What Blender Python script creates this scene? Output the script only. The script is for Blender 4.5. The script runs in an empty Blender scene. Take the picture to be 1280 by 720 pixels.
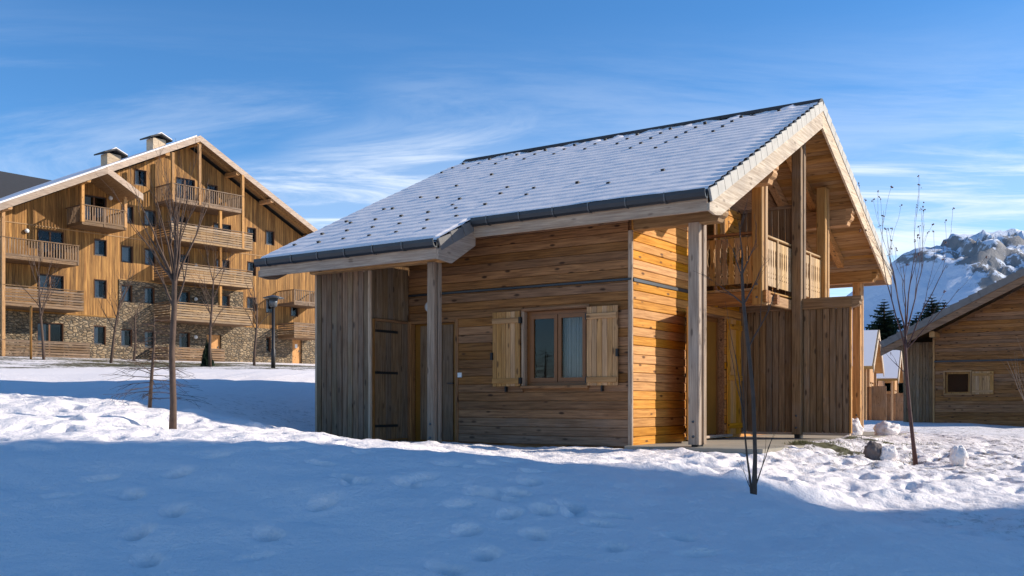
import bpy, math, random
import numpy as np
from mathutils import Vector, Matrix, noise as mnoise
R = math.radians
scene = bpy.context.scene
col = scene.collection

# ------------------------------------------------------------------ camera
cam = bpy.data.cameras.new('camera')
cam.lens = 34.68; cam.sensor_width = 36; cam.shift_y = 0.111
cam.clip_start = 0.1; cam.clip_end = 20000
cam_o = bpy.data.objects.new('camera', cam); col.objects.link(cam_o)
cam_o.location = (0, 0, 0.70); cam_o.rotation_euler = (R(90), 0, 0)
scene.camera = cam_o
scene.render.resolution_x = 1024; scene.render.resolution_y = 576

# ------------------------------------------------------------------ light
SUN_AZ = R(8.5)      # sun stands to the right (+X), turned this much towards +Y
SUN_EL = R(26.0)
world = bpy.data.worlds.new('World'); scene.world = world; world.use_nodes = True
wn = world.node_tree.nodes; wl = world.node_tree.links
wn.clear()
w_out = wn.new('ShaderNodeOutputWorld'); w_bg = wn.new('ShaderNodeBackground')
w_bg.inputs['Strength'].default_value = 0.146
sky = wn.new('ShaderNodeTexSky'); sky.sky_type = 'NISHITA'; sky.sun_disc = False
sky.sun_elevation = SUN_EL; sky.sun_rotation = R(90) - SUN_AZ
sky.altitude = 2200; sky.air_density = 1.0; sky.dust_density = 0.15; sky.ozone_density = 3.0
# thin cirrus, laid out over the whole dome on a plane high above
tc = wn.new('ShaderNodeTexCoord'); sep = wn.new('ShaderNodeSeparateXYZ')
wl.new(tc.outputs['Generated'], sep.inputs[0])
def wmath(op, a, b=None, clamp=False):
    n = wn.new('ShaderNodeMath'); n.operation = op; n.use_clamp = clamp
    for i, v in enumerate((a, b)):
        if v is None: continue
        if isinstance(v, (int, float)): n.inputs[i].default_value = v
        else: wl.new(v, n.inputs[i])
    return n.outputs[0]
zc = wmath('ADD', wmath('MAXIMUM', sep.outputs[2], 0.0), 0.10)
cx = wmath('DIVIDE', sep.outputs[0], zc); cy = wmath('DIVIDE', sep.outputs[1], zc)
comb = wn.new('ShaderNodeCombineXYZ'); wl.new(cx, comb.inputs[0]); wl.new(cy, comb.inputs[1])
def wnoise(scale, rot, stretch, detail, rough, dist=0.0, loc=(0, 0, 0)):
    mp = wn.new('ShaderNodeMapping'); mp.inputs['Rotation'].default_value = (0, 0, rot)
    mp.inputs['Scale'].default_value = (stretch, 1, 1); mp.inputs['Location'].default_value = loc
    wl.new(comb.outputs[0], mp.inputs[0])
    n = wn.new('ShaderNodeTexNoise'); n.inputs['Scale'].default_value = scale
    n.inputs['Detail'].default_value = detail; n.inputs['Roughness'].default_value = rough
    n.inputs['Distortion'].default_value = dist
    wl.new(mp.outputs[0], n.inputs['Vector']); return n.outputs['Fac']
def wramp(f, a, b):
    m = wn.new('ShaderNodeMapRange'); m.inputs[1].default_value = a; m.inputs[2].default_value = b
    m.interpolation_type = 'SMOOTHSTEP'; wl.new(f, m.inputs[0]); return m.outputs[0]
fibre = wramp(wnoise(2.6, R(14), 0.28, 10, 0.66, 0.9), 0.42, 0.66)
patch = wramp(wnoise(0.50, R(-18), 0.75, 3, 0.5, 0.2, (9.1, 7.7, 0)), 0.45, 0.60)
wisps = wmath('MULTIPLY', wmath('ADD', wmath('MULTIPLY', fibre, 0.75), 0.22), patch, True)
lowness = wramp(sep.outputs[2], 0.37, 0.20)
veil = wmath('MULTIPLY', lowness, wramp(wnoise(1.5, R(5), 0.35, 9, 0.66, 0.7, (7.7, 0.4, 0)), 0.40, 0.72), True)
cl = wmath('MAXIMUM', wmath('MULTIPLY', wisps, lowness), wmath('MULTIPLY', veil, 0.45), True)
cl = wmath('MULTIPLY', cl, 0.85)
hsv = wn.new('ShaderNodeHueSaturation'); hsv.inputs['Saturation'].default_value = 1.22; hsv.inputs['Value'].default_value = 1.0
wl.new(sky.outputs[0], hsv.inputs['Color'])
wmix = wn.new('ShaderNodeMix'); wmix.data_type = 'RGBA'
wl.new(cl, wmix.inputs['Factor']); wl.new(hsv.outputs[0], wmix.inputs['A'])
wmix.inputs['B'].default_value = (5.4, 5.8, 6.3, 1)
wl.new(wmix.outputs['Result'], w_bg.inputs['Color']); wl.new(w_bg.outputs[0], w_out.inputs[0])

sun = bpy.data.lights.new('sun', 'SUN'); sun.energy = 4.8; sun.angle = R(0.6); sun.color = (1.0, 0.92, 0.80)
sun_o = bpy.data.objects.new('sun', sun); col.objects.link(sun_o)
sd = Vector((math.cos(SUN_AZ)*math.cos(SUN_EL), math.sin(SUN_AZ)*math.cos(SUN_EL), math.sin(SUN_EL)))
sun_o.rotation_euler = sd.to_track_quat('Z', 'Y').to_euler(); sun_o.location = (60, 10, 60)

vs = scene.view_settings
vs.view_transform = 'Standard'; vs.look = 'None'; vs.gamma = 1; vs.exposure = 0.42; vs.use_curve_mapping = False

# ------------------------------------------------------------------ helpers: objects
def tag(o, label=None, cat=None, group=None, kind=None):
    if label: o['label'] = label
    if cat: o['category'] = cat
    if group: o['group'] = group
    if kind: o['kind'] = kind
    return o
def empty(name, loc=(0, 0, 0), rz=0, label=None, cat=None, group=None):
    o = bpy.data.objects.new(name, None); col.objects.link(o)
    o.location = loc; o.rotation_euler = (0, 0, rz); o.empty_display_size = 0.2
    return tag(o, label, cat, group)
def link(name, me, parent=None, loc=(0, 0, 0), rot=None):
    o = bpy.data.objects.new(name, me); col.objects.link(o)
    o.location = loc
    if rot is not None: o.rotation_euler = rot
    o.parent = parent
    return o
def copy_tree(o, parent=None):
    c = o.copy(); col.objects.link(c); c.parent = parent
    for ch in list(o.children): copy_tree(ch, c)
    return c

class MB:
    def __init__(s): s.v = []; s.f = []; s.smooth = []
    def add(s, vs_, fs, smooth=False):
        b = len(s.v); s.v.extend([tuple(p) for p in vs_])
        for f in fs: s.f.append(tuple(i+b for i in f)); s.smooth.append(smooth)
        return s
    def box(s, x0, x1, y0, y1, z0, z1):
        v = [(x, y, z) for z in (z0, z1) for y in (y0, y1) for x in (x0, x1)]
        return s.add(v, [(0,2,3,1), (4,5,7,6), (0,1,5,4), (2,6,7,3), (0,4,6,2), (1,3,7,5)])
    def quad(s, a, b, c, d): return s.add([a, b, c, d], [(0, 1, 2, 3)])
    def prism(s, poly, d, axis='y', off=0.0):
        # poly in the two other axes (in order x,z for y; y,z for x; x,y for z), extruded from off to off+d
        n = len(poly)
        def P(p, e):
            if axis == 'y': return (p[0], e, p[1])
            if axis == 'x': return (e, p[0], p[1])
            return (p[0], p[1], e)
        v = [P(p, off) for p in poly] + [P(p, off+d) for p in poly]
        fs = [tuple(range(n)), tuple(range(2*n-1, n-1, -1))]
        fs += [(i, i+n, (i+1) % n+n, (i+1) % n) for i in range(n)]
        return s.add(v, fs)
    def tube(s, pts, rad, n=6, cap=True, smooth=True):
        pts = [Vector(p) for p in pts]; m = len(pts)
        v = []; up = Vector((0.13, 0.31, 0.94))
        prev = None
        for i, p in enumerate(pts):
            t = (pts[min(i+1, m-1)] - pts[max(i-1, 0)]).normalized()
            a = prev if prev is not None else up.cross(t)
            a = (a - t*a.dot(t))
            if a.length < 1e-5: a = Vector((1, 0, 0)).cross(t)
            a.normalize(); prev = a; b = t.cross(a)
            r = rad[i] if not isinstance(rad, (int, float)) else rad
            for k in range(n):
                q = 2*math.pi*k/n; v.append(p + a*(math.cos(q)*r) + b*(math.sin(q)*r))
        fs = []
        for i in range(m-1):
            for k in range(n):
                fs.append((i*n+k, i*n+(k+1) % n, (i+1)*n+(k+1) % n, (i+1)*n+k))
        if cap: fs += [tuple(range(n-1, -1, -1)), tuple(range((m-1)*n, m*n))]
        return s.add(v, fs, smooth)
    def mesh(s, name, mat):
        me = bpy.data.meshes.new(name); me.from_pydata(s.v, [], s.f)
        me.polygons.foreach_set('use_smooth', s.smooth)
        if mat: me.materials.append(mat)
        me.update(); return me
    def build(s, name, mat, parent=None, loc=(0, 0, 0), rot=None):
        import bmesh as _b
        me = s.mesh(name, mat)
        bm = _b.new(); bm.from_mesh(me); _b.ops.recalc_face_normals(bm, faces=bm.faces); bm.to_mesh(me); bm.free()
        return link(name, me, parent, loc, rot)

# ------------------------------------------------------------------ helpers: materials
class NT:
    def __init__(s, name):
        s.m = bpy.data.materials.new(name); s.m.use_nodes = True
        s.n = s.m.node_tree.nodes; s.l = s.m.node_tree.links; s.n.clear()
        s.out = s.n.new('ShaderNodeOutputMaterial'); s.b = s.n.new('ShaderNodeBsdfPrincipled')
        s.l.new(s.b.outputs[0], s.out.inputs[0])
    def put(s, sock, v):
        if v is None: return
        if isinstance(v, (int, float)): sock.default_value = v
        elif isinstance(v, tuple): sock.default_value = v if len(v) != 3 or sock.type != 'RGBA' else v+(1,)
        else: s.l.new(v, sock)
    def math(s, op, a, b=None, clamp=False):
        n = s.n.new('ShaderNodeMath'); n.operation = op; n.use_clamp = clamp
        s.put(n.inputs[0], a); s.put(n.inputs[1], b); return n.outputs[0]
    def coord(s, kind='Object', scale=(1, 1, 1), rnd=0.0, rot=(0, 0, 0)):
        if kind == 'World': c = s.n.new('ShaderNodeNewGeometry').outputs['Position']
        else: c = s.n.new('ShaderNodeTexCoord').outputs[kind]
        mp = s.n.new('ShaderNodeMapping'); mp.inputs['Scale'].default_value = scale; mp.inputs['Rotation'].default_value = rot
        s.l.new(c, mp.inputs[0])
        if rnd:
            r = s.n.new('ShaderNodeObjectInfo').outputs['Random']
            cb = s.n.new('ShaderNodeCombineXYZ')
            s.l.new(s.math('MULTIPLY', r, rnd), cb.inputs[0]); s.l.new(s.math('MULTIPLY', r, rnd*1.7), cb.inputs[1]); s.l.new(s.math('MULTIPLY', r, rnd*2.3), cb.inputs[2])
            s.l.new(cb.outputs[0], mp.inputs['Location'])
        return mp.outputs[0]
    def noise(s, vec, scale=1, detail=4, rough=0.55, dist=0.0):
        n = s.n.new('ShaderNodeTexNoise'); s.l.new(vec, n.inputs['Vector'])
        n.inputs['Scale'].default_value = scale; n.inputs['Detail'].default_value = detail
        n.inputs['Roughness'].default_value = rough; n.inputs['Distortion'].default_value = dist
        return n.outputs['Fac']
    def voro(s, vec, scale, feature='F1', out='Distance', rand=1.0):
        n = s.n.new('ShaderNodeTexVoronoi'); n.feature = feature; s.l.new(vec, n.inputs['Vector'])
        n.inputs['Scale'].default_value = scale; n.inputs['Randomness'].default_value = rand; return n.outputs[out]
    def rng(s, v, a, b, c=0.0, d=1.0, smooth=True):
        m = s.n.new('ShaderNodeMapRange'); m.interpolation_type = 'SMOOTHSTEP' if smooth else 'LINEAR'
        s.put(m.inputs[0], v); m.inputs[1].default_value = a; m.inputs[2].default_value = b; m.inputs[3].default_value = c; m.inputs[4].default_value = d
        return m.outputs[0]
    def mix(s, f, a, b, mode='MIX'):
        m = s.n.new('ShaderNodeMix'); m.data_type = 'RGBA'; m.blend_type = mode
        s.put(m.inputs['Factor'], f)
        for k, v in (('A', a), ('B', b)): s.put(m.inputs[k], (v+(1,)) if isinstance(v, tuple) and len(v) == 3 else v)
        return m.outputs['Result']
    def bump(s, h, strength=0.3, dist=0.01, prev=None):
        n = s.n.new('ShaderNodeBump'); n.inputs['Strength'].default_value = strength; n.inputs['Distance'].default_value = dist
        s.l.new(h, n.inputs['Height'])
        if prev is not None: s.l.new(prev, n.inputs['Normal'])
        return n.outputs[0]
    def fin(s, color, rough=0.7, normal=None, metal=0.0, spec=0.5):
        s.put(s.b.inputs['Base Color'], (color+(1,)) if isinstance(color, tuple) and len(color) == 3 else color)
        s.put(s.b.inputs['Roughness'], rough); s.b.inputs['Metallic'].default_value = metal
        s.b.inputs['Specular IOR Level'].default_value = spec
        if normal is not None: s.l.new(normal, s.b.inputs['Normal'])
        return s.m

WOOD = {  # dark grain, light grain, grey weathering amount, knot strength
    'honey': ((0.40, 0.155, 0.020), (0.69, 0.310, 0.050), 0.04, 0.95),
    'rail':  ((0.33, 0.195, 0.085), (0.60, 0.395, 0.195), 0.10, 0.6),
    'straw': ((0.20, 0.115, 0.052), (0.38, 0.245, 0.125), 0.20, 0.6),
    'umber': ((0.115, 0.062, 0.030), (0.265, 0.16, 0.082), 0.22, 0.6),
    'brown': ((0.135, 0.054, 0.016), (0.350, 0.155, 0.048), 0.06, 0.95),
    'grey':  ((0.125, 0.070, 0.040), (0.285, 0.170, 0.100), 0.20, 0.75),
    'pale':  ((0.29, 0.19, 0.125), (0.52, 0.38, 0.265), 0.30, 0.5),
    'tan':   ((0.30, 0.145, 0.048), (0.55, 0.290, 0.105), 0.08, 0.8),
    'white': ((0.38, 0.27, 0.17), (0.66, 0.52, 0.36), 0.35, 0.6),
    'screen': ((0.125, 0.070, 0.032), (0.270, 0.165, 0.082), 0.25, 0.8),
    'post':  ((0.19, 0.130, 0.088), (0.37, 0.270, 0.190), 0.40, 0.6),
    'larch': ((0.24, 0.118, 0.034), (0.43, 0.235, 0.078), 0.08, 0.7),
}
_wood = {}
def wood(kind, axis):
    key = (kind, axis)
    if key in _wood: return _wood[key]
    dk, lt, wea, kn = WOOD[kind]
    t = NT('wood_%s_%s' % key)
    g = {'x': (1.1, 24, 24), 'y': (24, 1.1, 24), 'z': (24, 24, 1.1)}[axis]
    k = {'x': (3.2, 9, 9), 'y': (9, 3.2, 9), 'z': (9, 9, 3.2)}[axis]
    c = t.coord('Object', g, 37.0)
    n1 = t.noise(c, 1.5, 7, 0.66, 0.35)
    rndv = t.n.new('ShaderNodeObjectInfo').outputs['Random']
    base = t.mix(t.rng(n1, 0.30, 0.70), dk, lt)
    blotch = t.noise(t.coord('Object', (1.3, 1.3, 1.3), 23.0), 1.4, 4, 0.6)
    base = t.mix(t.math('MULTIPLY', t.rng(blotch, 0.42, 0.72), wea, True), base, (0.23, 0.19, 0.16))
    hs = t.n.new('ShaderNodeHueSaturation'); t.l.new(base, hs.inputs['Color'])
    vr = 0.10 if kind == 'honey' else 0.22
    t.l.new(t.rng(rndv, 0, 1, 1-vr, 1+vr, False), hs.inputs['Value'])
    w2 = t.n.new('ShaderNodeTexWhiteNoise'); w2.noise_dimensions = '1D'; t.l.new(rndv, w2.inputs['W'])
    t.l.new(t.rng(w2.outputs['Value'], 0, 1, 0.86, 1.08, False), hs.inputs['Saturation'])
    kv = t.voro(t.coord('Object', k, 51.0), 0.85)
    kf = t.math('MULTIPLY', t.rng(kv, 0.21, 0.09), kn, True)
    fine = t.noise(c, 6.0, 3, 0.7, 0.3)
    colr = t.mix(kf, hs.outputs[0], (dk[0]*0.28, dk[1]*0.25, dk[2]*0.25))
    colr = t.mix(t.math('MULTIPLY', t.rng(fine, 0.60, 0.78), 0.35), colr, (dk[0]*0.45, dk[1]*0.42, dk[2]*0.42))
    nb = t.bump(n1, 0.35, 0.006); nb = t.bump(fine, 0.25, 0.003, nb)
    _wood[key] = t.fin(colr, t.rng(n1, 0.3, 0.7, 0.82, 0.62), nb, 0, 0.3)
    return _wood[key]

_bm = {}
def chamfer_box(dx, dy, dz, c):
    """box centred on the origin with the edges along its longest axis chamfered"""
    d = [dx, dy, dz]; a = max(range(3), key=lambda i: d[i]); o = [i for i in range(3) if i != a]
    h0, h1 = d[o[0]]/2, d[o[1]]/2; c = min(c, h0*0.6, h1*0.6)
    ring = [(-h0+c, -h1), (h0-c, -h1), (h0, -h1+c), (h0, h1-c), (h0-c, h1), (-h0+c, h1), (-h0, h1-c), (-h0, -h1+c)]
    m = MB(); v = []
    for e in (-d[a]/2, d[a]/2):
        for p in ring:
            q = [0, 0, 0]; q[a] = e; q[o[0]] = p[0]; q[o[1]] = p[1]; v.append(tuple(q))
    fs = [tuple(range(7, -1, -1)), tuple(range(8, 16))] + [(i, (i+1) % 8, (i+1) % 8+8, i+8) for i in range(8)]
    if a == 1: fs = [tuple(reversed(f)) for f in fs]
    m.add(v, fs); return m, 'xyz'[a]
def board(name, kind, parent, x0, x1, y0, y1, z0, z1, c=0.006, rot=None, mat=None, axis=None):
    d = (round(abs(x1-x0), 4), round(abs(y1-y0), 4), round(abs(z1-z0), 4))
    key = (d, c, kind, name if mat else '')
    if key not in _bm:
        m, ax = chamfer_box(*d, c)
        _bm[key] = m.mesh(name, mat or wood(kind, axis or ax))
    return link(name, _bm[key], parent, ((x0+x1)/2, (y0+y1)/2, (z0+z1)/2), rot)

def simple(name, color, rough=0.6, metal=0.0, spec=0.5, var=0.0, scale=8.0, bump=0.0):
    t = NT(name)
    c = color
    nb = None
    if var or bump:
        n = t.noise(t.coord('Object', (1, 1, 1), 5.0), scale, 5, 0.6)
        if var: c = t.mix(n, tuple(x*(1-var) for x in color), tuple(min(1, x*(1+var)) for x in color))
        if bump: nb = t.bump(n, bump, 0.01)
    return t.fin(c, rough, nb, metal, spec)
M = {}
M['gutter'] = simple('gutter_metal', (0.028, 0.032, 0.038), 0.42, 0.3, 0.5, 0.35, 3)
M['bracket'] = simple('bracket_metal', (0.10, 0.105, 0.11), 0.4, 0.6)
M['iron'] = simple('black_iron', (0.012, 0.011, 0.010), 0.55, 0.2)
M['tile'] = simple('grey_tile', (0.165, 0.155, 0.145), 0.8, 0, 0.3, 0.3, 6, 0.3)
M['verge_tile'] = simple('pale_verge_tile', (0.46, 0.43, 0.38), 0.8, 0, 0.3, 0.25, 5, 0.25)
M['dark_tile'] = simple('dark_tile', (0.05, 0.047, 0.045), 0.75, 0, 0.3, 0.3, 4, 0.3)
M['concrete'] = simple('concrete', (0.30, 0.265, 0.21), 0.9, 0, 0.25, 0.35, 2.5, 0.3)
M['room'] = simple('dark_room', (0.02, 0.018, 0.016), 0.9)  # near-black sheets behind panes: the dark of unlit rooms as colour
M['plastic'] = simple('white_plastic', (0.75, 0.75, 0.73), 0.35)
M['opal'] = simple('opal_glass', (0.7, 0.7, 0.68), 0.2)
M['frame'] = simple('window_frame_wood', (0.20, 0.075, 0.018), 0.45, 0, 0.4, 0.25, 6)
M['door'] = simple('oiled_door_wood', (0.27, 0.115, 0.015), 0.5, 0, 0.4, 0.3, 3)
M['curtain'] = simple('net_curtain', (0.62, 0.60, 0.56), 0.9, 0, 0.1, 0.15, 9)
M['white_blind'] = simple('white_blind', (0.62, 0.62, 0.62), 0.8, 0, 0.2, 0.15, 6)
M['bark'] = simple('bark', (0.105, 0.068, 0.050), 0.85, 0, 0.2, 0.5, 14, 0.6)
M['bark_pale'] = simple('bark_pale', (0.20, 0.155, 0.125), 0.85, 0, 0.2, 0.5, 14, 0.6)
M['twig_red'] = simple('red_brown_twig', (0.085, 0.042, 0.036), 0.7, 0, 0.3, 0.4, 12)
M['berry'] = simple('dried_berry', (0.085, 0.022, 0.020), 0.6)
M['needle'] = simple('fir_needles', (0.022, 0.045, 0.026), 0.8, 0, 0.2, 0.55, 2.2)
M['lamp_metal'] = simple('lamp_metal', (0.035, 0.030, 0.028), 0.5, 0.4)
M['stake'] = simple('orange_stake', (0.45, 0.20, 0.05), 0.7, 0, 0.3, 0.2, 6)

def glass_mat():
    t = NT('window_glass'); t.n.remove(t.b)
    tr = t.n.new('ShaderNodeBsdfTransparent'); tr.inputs[0].default_value = (0.72, 0.75, 0.76, 1)
    gl = t.n.new('ShaderNodeBsdfGlossy'); gl.inputs['Roughness'].default_value = 0.02
    fr = t.n.new('ShaderNodeFresnel'); fr.inputs[0].default_value = 1.30
    mx = t.n.new('ShaderNodeMixShader'); t.l.new(fr.outputs[0], mx.inputs[0]); t.l.new(tr.outputs[0], mx.inputs[1]); t.l.new(gl.outputs[0], mx.inputs[2])
    t.l.new(mx.outputs[0], t.out.inputs[0]); return t.m
M['glass'] = glass_mat()
M['dark_pane'] = simple('dark_pane', (0.03, 0.035, 0.04), 0.08)

def snow_mat(name, scale=1.0, thaw=False, coarse=0.5, relief=1.0):
    t = NT(name)
    c = t.coord('World', (1, 1, 1))
    n1 = t.noise(c, 2.2*scale, 6, 0.62); n2 = t.noise(c, 13*scale, 5, 0.65); n3 = t.noise(c, 70*scale, 3, 0.6)
    colr = t.mix(n1, (0.89, 0.805, 0.770), (0.95, 0.865, 0.825))
    nb = t.bump(n1, 0.25*relief, 0.10); nb = t.bump(n2, coarse, 0.05, nb); nb = t.bump(t.noise(c, 34*scale, 4, 0.65), coarse, 0.016, nb); nb = t.bump(n3, 0.4*relief, 0.006, nb)
    rough = 0.62
    if thaw:
        a = t.n.new('ShaderNodeAttribute'); a.attribute_name = 'thaw'
        am = t.n.new('ShaderNodeAttribute'); am.attribute_name = 'dirty'
        nn = t.noise(c, 5.0, 8, 0.72); nl = t.noise(c, 0.5, 5, 0.65)
        f = t.math('ADD', a.outputs['Fac'], t.math('MULTIPLY', t.math('SUBTRACT', t.math('ADD', t.math('MULTIPLY', nn, 0.55), t.math('MULTIPLY', nl, 0.45)), 0.5), 2.6))
        m = t.math('MULTIPLY', t.rng(f, 0.55, 0.66), t.rng(a.outputs['Fac'], 0.02, 0.15), True)
        ns = t.noise(c, 9.0, 6, 0.7)
        soil = t.mix(t.rng(ns, 0.35, 0.62), (0.055, 0.042, 0.022), (0.115, 0.105, 0.035))
        fd = t.math('MULTIPLY', t.rng(t.noise(c, 5.0, 8, 0.8), 0.51, 0.60), am.outputs['Fac'], True)
        colr = t.mix(t.math('MULTIPLY', fd, 0.85), colr, (0.17, 0.14, 0.11))
        colr = t.mix(m, colr, soil)
    return t.fin(colr, rough, nb, 0, 0.35)
M['snow'] = snow_mat('snow_ground', 1.0, True, 0.55)
M['roof_snow'] = snow_mat('snow_roof', 1.6, False, 0.05, 0.15)
M['snow_lump'] = snow_mat('snow_lump', 2.0, False, 0.6)

# ------------------------------------------------------------------ terrain
def _h(ix, iy, seed):
    n = (ix.astype(np.int64)*374761393 + iy.astype(np.int64)*668265263 + seed*982451653) & 0xffffffff
    n = ((n ^ (n >> 13))*1274126177) & 0xffffffff
    return ((n ^ (n >> 16)) & 0xffff)/65535.0
def vnoise(x, y, seed=0):
    ix = np.floor(x); iy = np.floor(y); fx = x-ix; fy = y-iy
    fx = fx*fx*fx*(fx*(fx*6-15)+10); fy = fy*fy*fy*(fy*(fy*6-15)+10)
    a = _h(ix, iy, seed); b = _h(ix+1, iy, seed); c = _h(ix, iy+1, seed); d = _h(ix+1, iy+1, seed)
    return (a*(1-fx)+b*fx)*(1-fy)+(c*(1-fx)+d*fx)*fy
def fbm(x, y, oct=4, seed=0, gain=0.5):
    r = 0; a = 1; t = 0
    for i in range(oct):
        r = r+a*(vnoise(x*2**i+i*17.3, y*2**i-i*9.1, seed+i)-0.5); t += a; a *= gain
    return r/t
CP = np.array([  # surveyed ground points x, y, z
 (-40,-30,-.8),(0,-30,-.9),(40,-30,-.9),(-6,0,-.75),(0,0,-.85),(6,0,-.9),(14,0,-.8),(-12,4,-.4),
 (-3.4,6.5,-.42),(0,6.5,-.45),(3.4,6.5,-.46),(7,7,-.6),(-6.5,8,-.1),
 (-4.6,9.8,.22),(-2,10.3,.26),(-.6,10.6,.17),(.5,10.8,.03),(2.35,11.15,-.18),(3.75,11.4,-.50),(6.2,11.9,-.40),(10,12,-.35),(14,12,-.3),
 (-9,10,.35),(-14,12,.7),
 (-4.15,12,.43),(-2.84,14,.24),(-3.4,13.5,.38),(-4.1,13,.55),(-5.3,13.3,.66),(-6.45,13.7,.76),(-7.3,14,.76),(-9,14.5,.80),(-13,15,.95),
 (-2.6,15.6,.06),(-1.2,15.2,.03),(.5,14.4,.0),(1.8,14.6,.02),(3.2,14.2,.03),(2.6,13.9,.02),(-.9,13,.08),(1.5,12.6,-.06),
 (-1.5,17,.0),(-3.0,18,.05),(-3.8,18.2,.18),(-4.5,22,.70),(-5.5,26.5,1.35),(-6.1,17,.62),(-7.1,20,.96),(-8.5,24,1.30),(-9.9,19,.98),(-12.5,24,1.33),(-16,24,1.5),
 (0,20,.05),(3,18,.03),(5,21,.10),(2,26,.3),(8,24,.05),
 (-13.5,40,2.0),(-22,42,2.15),(-24.2,68,3.55),(-30,58,3.4),(-16,78,3.7),(-45,70,3.9),(-6,50,2.1),(-40,40,2.6),(-70,60,4.5),
 (6.0,17.6,.08),(4.6,15.6,.06),(6.1,15,-.19),(6.6,14.4,-.20),(8.8,17,-.12),(12.5,25,-.09),(9,30,-.1),(17.6,41,-.18),(21.5,41,-.28),(26,45,-.3),(22.5,60,-.5),(30,80,-.9),(12,45,0),(18,30,-.2),(30,25,-.3),
 (-40,120,6),(0,120,2),(45,120,-1.2),(120,120,-1.5),(100,40,-.8),(100,-20,-1),(-120,120,10),(-120,0,3),(-60,-30,0),
 (0,400,6),(200,400,2),(-200,400,14),(400,100,0),(-400,100,12),(0,-300,-2),(300,-300,-2),(-300,-300,0),
 (0,1500,10),(1000,1500,10),(-1000,1500,16),(1500,200,4),(-1500,200,14),(0,-1500,-4)], float)
def warp(x, y): return np.arcsinh(x/7.0), np.arcsinh((y-8)/8.0)
def _tps(r2): return np.where(r2 > 1e-12, 0.5*r2*np.log(np.maximum(r2, 1e-12)), 0)
_cx, _cy = warp(CP[:, 0], CP[:, 1]); _n = len(CP)
_K = _tps((_cx[:, None]-_cx)**2+(_cy[:, None]-_cy)**2)+np.eye(_n)*0.004
_Pm = np.stack([np.ones(_n), _cx, _cy], 1)
_A = np.block([[_K, _Pm], [_Pm.T, np.zeros((3, 3))]])
_w = np.linalg.solve(_A, np.concatenate([CP[:, 2], np.zeros(3)]))
def base_z(x, y):
    wx, wy = warp(x, y); z = _w[_n]+_w[_n+1]*wx+_w[_n+2]*wy
    for i in range(_n): z = z+_w[i]*_tps((wx-_cx[i])**2+(wy-_cy[i])**2)
    return z
def sstep(v, a, b):
    t = np.clip((v-a)/(b-a), 0, 1); return t*t*(3-2*t)
rng = random.Random(11)
FEET = []
def trail(x0, y0, x1, y1, step=0.55, wob=0.10):
    L = math.hypot(x1-x0, y1-y0); n = int(L/step); dx, dy = (x1-x0)/L, (y1-y0)/L
    for i in range(n):
        s = i*step+rng.uniform(-.06, .06); side = (0.13 if i % 2 else -0.13)+rng.uniform(-wob, wob)
        FEET.append((x0+dx*s-dy*side, y0+dy*s+dx*side, math.atan2(dy, dx)+rng.uniform(-.3, .3), rng.uniform(.07, .13)))
trail(-.3, 7.0, .4, 10.6); trail(.55, 7.1, -.25, 9.2); trail(1.1, 7.4, -.4, 9.6); trail(-1.6, 8.2, 1.6, 12.3); trail(-3.9, 8.3, -1.5, 10.8)
trail(-5.0, 11.0, -2.4, 12.4); trail(-6.2, 12.0, -3.8, 12.9); trail(-5.4, 10.4, -1.0, 11.6); trail(1.0, 11.8, 7.0, 13.4); trail(1.8, 12.6, 5.6, 14.2)
trail(6.5, 12.6, 9.5, 20); trail(3.2, 12.2, 7.8, 16.4); trail(-2.4, 13.2, 1.8, 13.9); trail(-3.0, 12.4, 2.0, 13.2); trail(-1.0, 8.6, -2.4, 9.8)
for i in range(14): FEET.append((rng.uniform(-2.6, 1.6), rng.uniform(6.6, 10.4), rng.uniform(0, 6.28), rng.uniform(.03, .10)))
trail(-2.6, 6.8, -3.4, 10.0)
for i in range(60): FEET.append((rng.uniform(2.2, 9), rng.uniform(11.8, 16.5), rng.uniform(0, 6.28), rng.uniform(.03, .08)))
for i in range(26): FEET.append((rng.uniform(-5.6, -1.5), rng.uniform(10.6, 13.0), rng.uniform(0, 6.28), rng.uniform(.04, .10)))
def chalet_local(x, y):
    c, s = math.cos(R(34.07)), math.sin(R(34.07)); dx, dy = x-1.8245, y-15.2
    return dx*c-dy*s, dx*s+dy*c
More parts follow.
